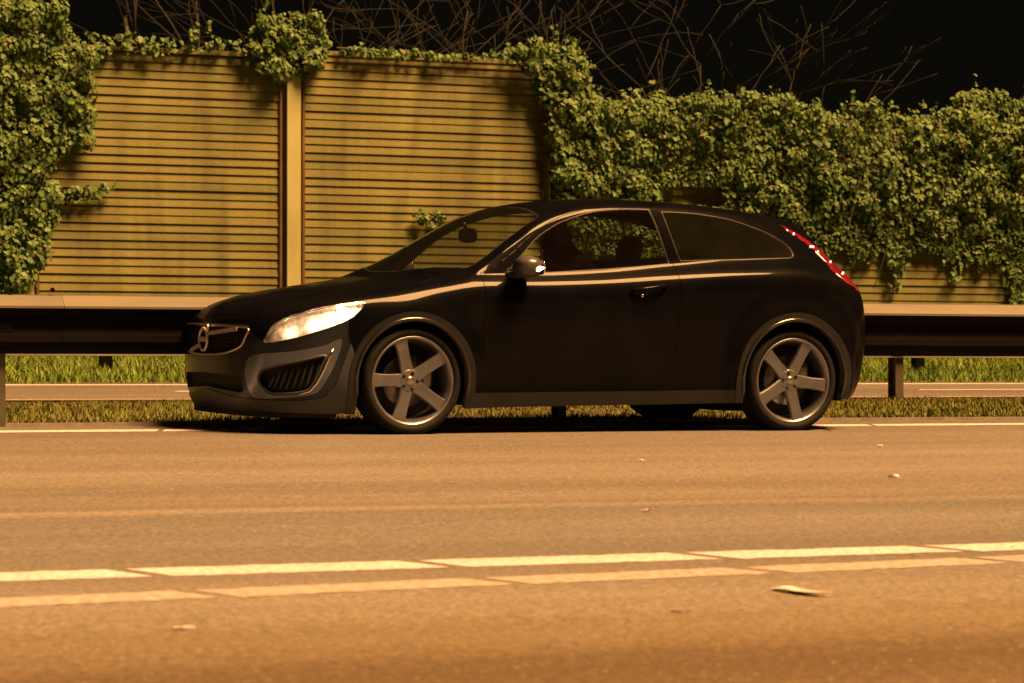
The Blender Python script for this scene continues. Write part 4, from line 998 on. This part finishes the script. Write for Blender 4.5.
def seat(x, y, zt, wd, name='seat', tilt=20):
    rt = Matrix.Rotation(R(tilt), 3, 'Y')
    s_ = MB(); s_.blob((x-.12, y, .46), (.55, wd, .17), 3.2, 20, 10); so2 = s_.build(name, M['fabric'], car, True)
    bk_ = MB(); bk_.blob((x+.23, y, .76), (.15, wd*.97, .60), 3.0, 20, 12, rt, lambda p: (p.x, p.y*(1-.22*max(0, p.z)/.3), p.z)); bk_.build('backrest', M['fabric'], so2, True)
    hr_ = MB(); hx = x+.23+math.sin(R(tilt))*.46; hr_.blob((hx, y, zt-.11), (.10, .27, .21), 2.6, 18, 10, Matrix.Rotation(R(10), 3, 'Y'))
    for k in (-.06, .06): hr_.tube([(hx, y+k, zt-.12), (hx-.03, y+k, zt-.28)], .008, 6)
    hr_.build('headrest', M['fabric'], so2, True)
seat(1.34, -.36, 1.225, .50); seat(1.19, .36, 1.235, .50)
seat(2.10, -.32, 1.16, .46, 'rear_seat', 24); seat(2.10, .32, 1.16, .46, 'rear_seat', 24)
hs = MB(); hs.box((2.72, 0, .98), (.55, 1.15, .02)); hs.build('parcel_shelf', M['plastic'], car)

# ------------------------------------------------------------------ driver, leaning forward
def person():
    Y = -.36
    J = {}; vs_ = []; es = []; rad = []
    def v(x, y, z, r, par=None):
        p = CARM @ Vector((x, y, z)); vs_.append(p); rad.append(r if hasattr(r, '__len__') else (r, r)); i = len(vs_)-1
        if par is not None: es.append((par, i))
        return i
    pel = v(1.42, Y, .60, (.15, .13)); wa = v(1.42, Y, .75, (.135, .115), pel); ch = v(1.365, Y, .91, (.155, .125), wa); sh = v(1.30, Y, 1.035, (.12, .10), ch)
    nk = v(1.245, Y, 1.09, (.060, .060), sh); jw = v(1.205, Y, 1.125, (.072, .075), nk); hd = v(1.20, Y, 1.18, (.092, .082), jw); tp = v(1.21, Y, 1.238, (.070, .066), hd)
    ns = v(1.11, Y, 1.150, (.022, .018), jw)
    for sd in (-1, 1):
        s1 = v(1.29, Y+sd*.155, 1.0, (.075, .07), sh); e1 = v(1.14, Y+sd*.24, .90, (.052, .052), s1); e2 = v(1.09, Y+sd*.235, .885, (.046, .046), e1); w1 = v(.86, Y+sd*.17, .93, (.033, .033), e2)
        pm = v(.845, Y+sd*.155, .975, (.034, .024), w1)
        for k in range(4):
            f1 = v(.825, Y+sd*(.15-.014*k), 1.005-.012*k, (.0095, .0095), pm); f2 = v(.815, Y+sd*(.172-.014*k), 1.020-.014*k, (.0085, .0085), f1)
        th = v(.862, Y+sd*.145, .995, (.010, .010), pm)
        h1 = v(1.34, Y+sd*.10, .56, (.095, .09), pel); k1 = v(.90, Y+sd*.15, .62, (.066, .066), h1); a1 = v(.60, Y+sd*.14, .36, (.045, .045), k1); t1 = v(.50, Y+sd*.14, .38, (.04, .03), a1)
    base = car_o.copy(); me = bpy.data.meshes.new('person'); org = CARM @ Vector((1.42, Y, .50))
    me.from_pydata([tuple(p-org) for p in vs_], es, []); me.update()
    o = bpy.data.objects.new('person', me); C.objects.link(o); o.location = org
    bpy.context.view_layer.objects.active = o
    md = o.modifiers.new('skin', 'SKIN')
    if not me.skin_vertices:
        bm = bmesh.new(); bm.from_mesh(me); bm.verts.layers.skin.verify(); bm.to_mesh(me); bm.free()
    for i, sv in enumerate(me.skin_vertices[0].data): sv.radius = rad[i]; sv.use_root = (i == 0)
    md.use_smooth_shade = True; ss = o.modifiers.new('sub', 'SUBSURF'); ss.levels = 1; ss.render_levels = 2
    me.materials.append(M['shirt'])
    tag(o, 'driver in dark clothing seated behind the wheel of the black car', 'person')
    hr_ = MB(); hr_.blob(CARM @ Vector((1.227, Y, 1.198))-org, (.175, .178, .165), 2.1, 20, 12, CARM.to_3x3()); hr_.build('hair', M['hair'], o, True)
    return o
person()
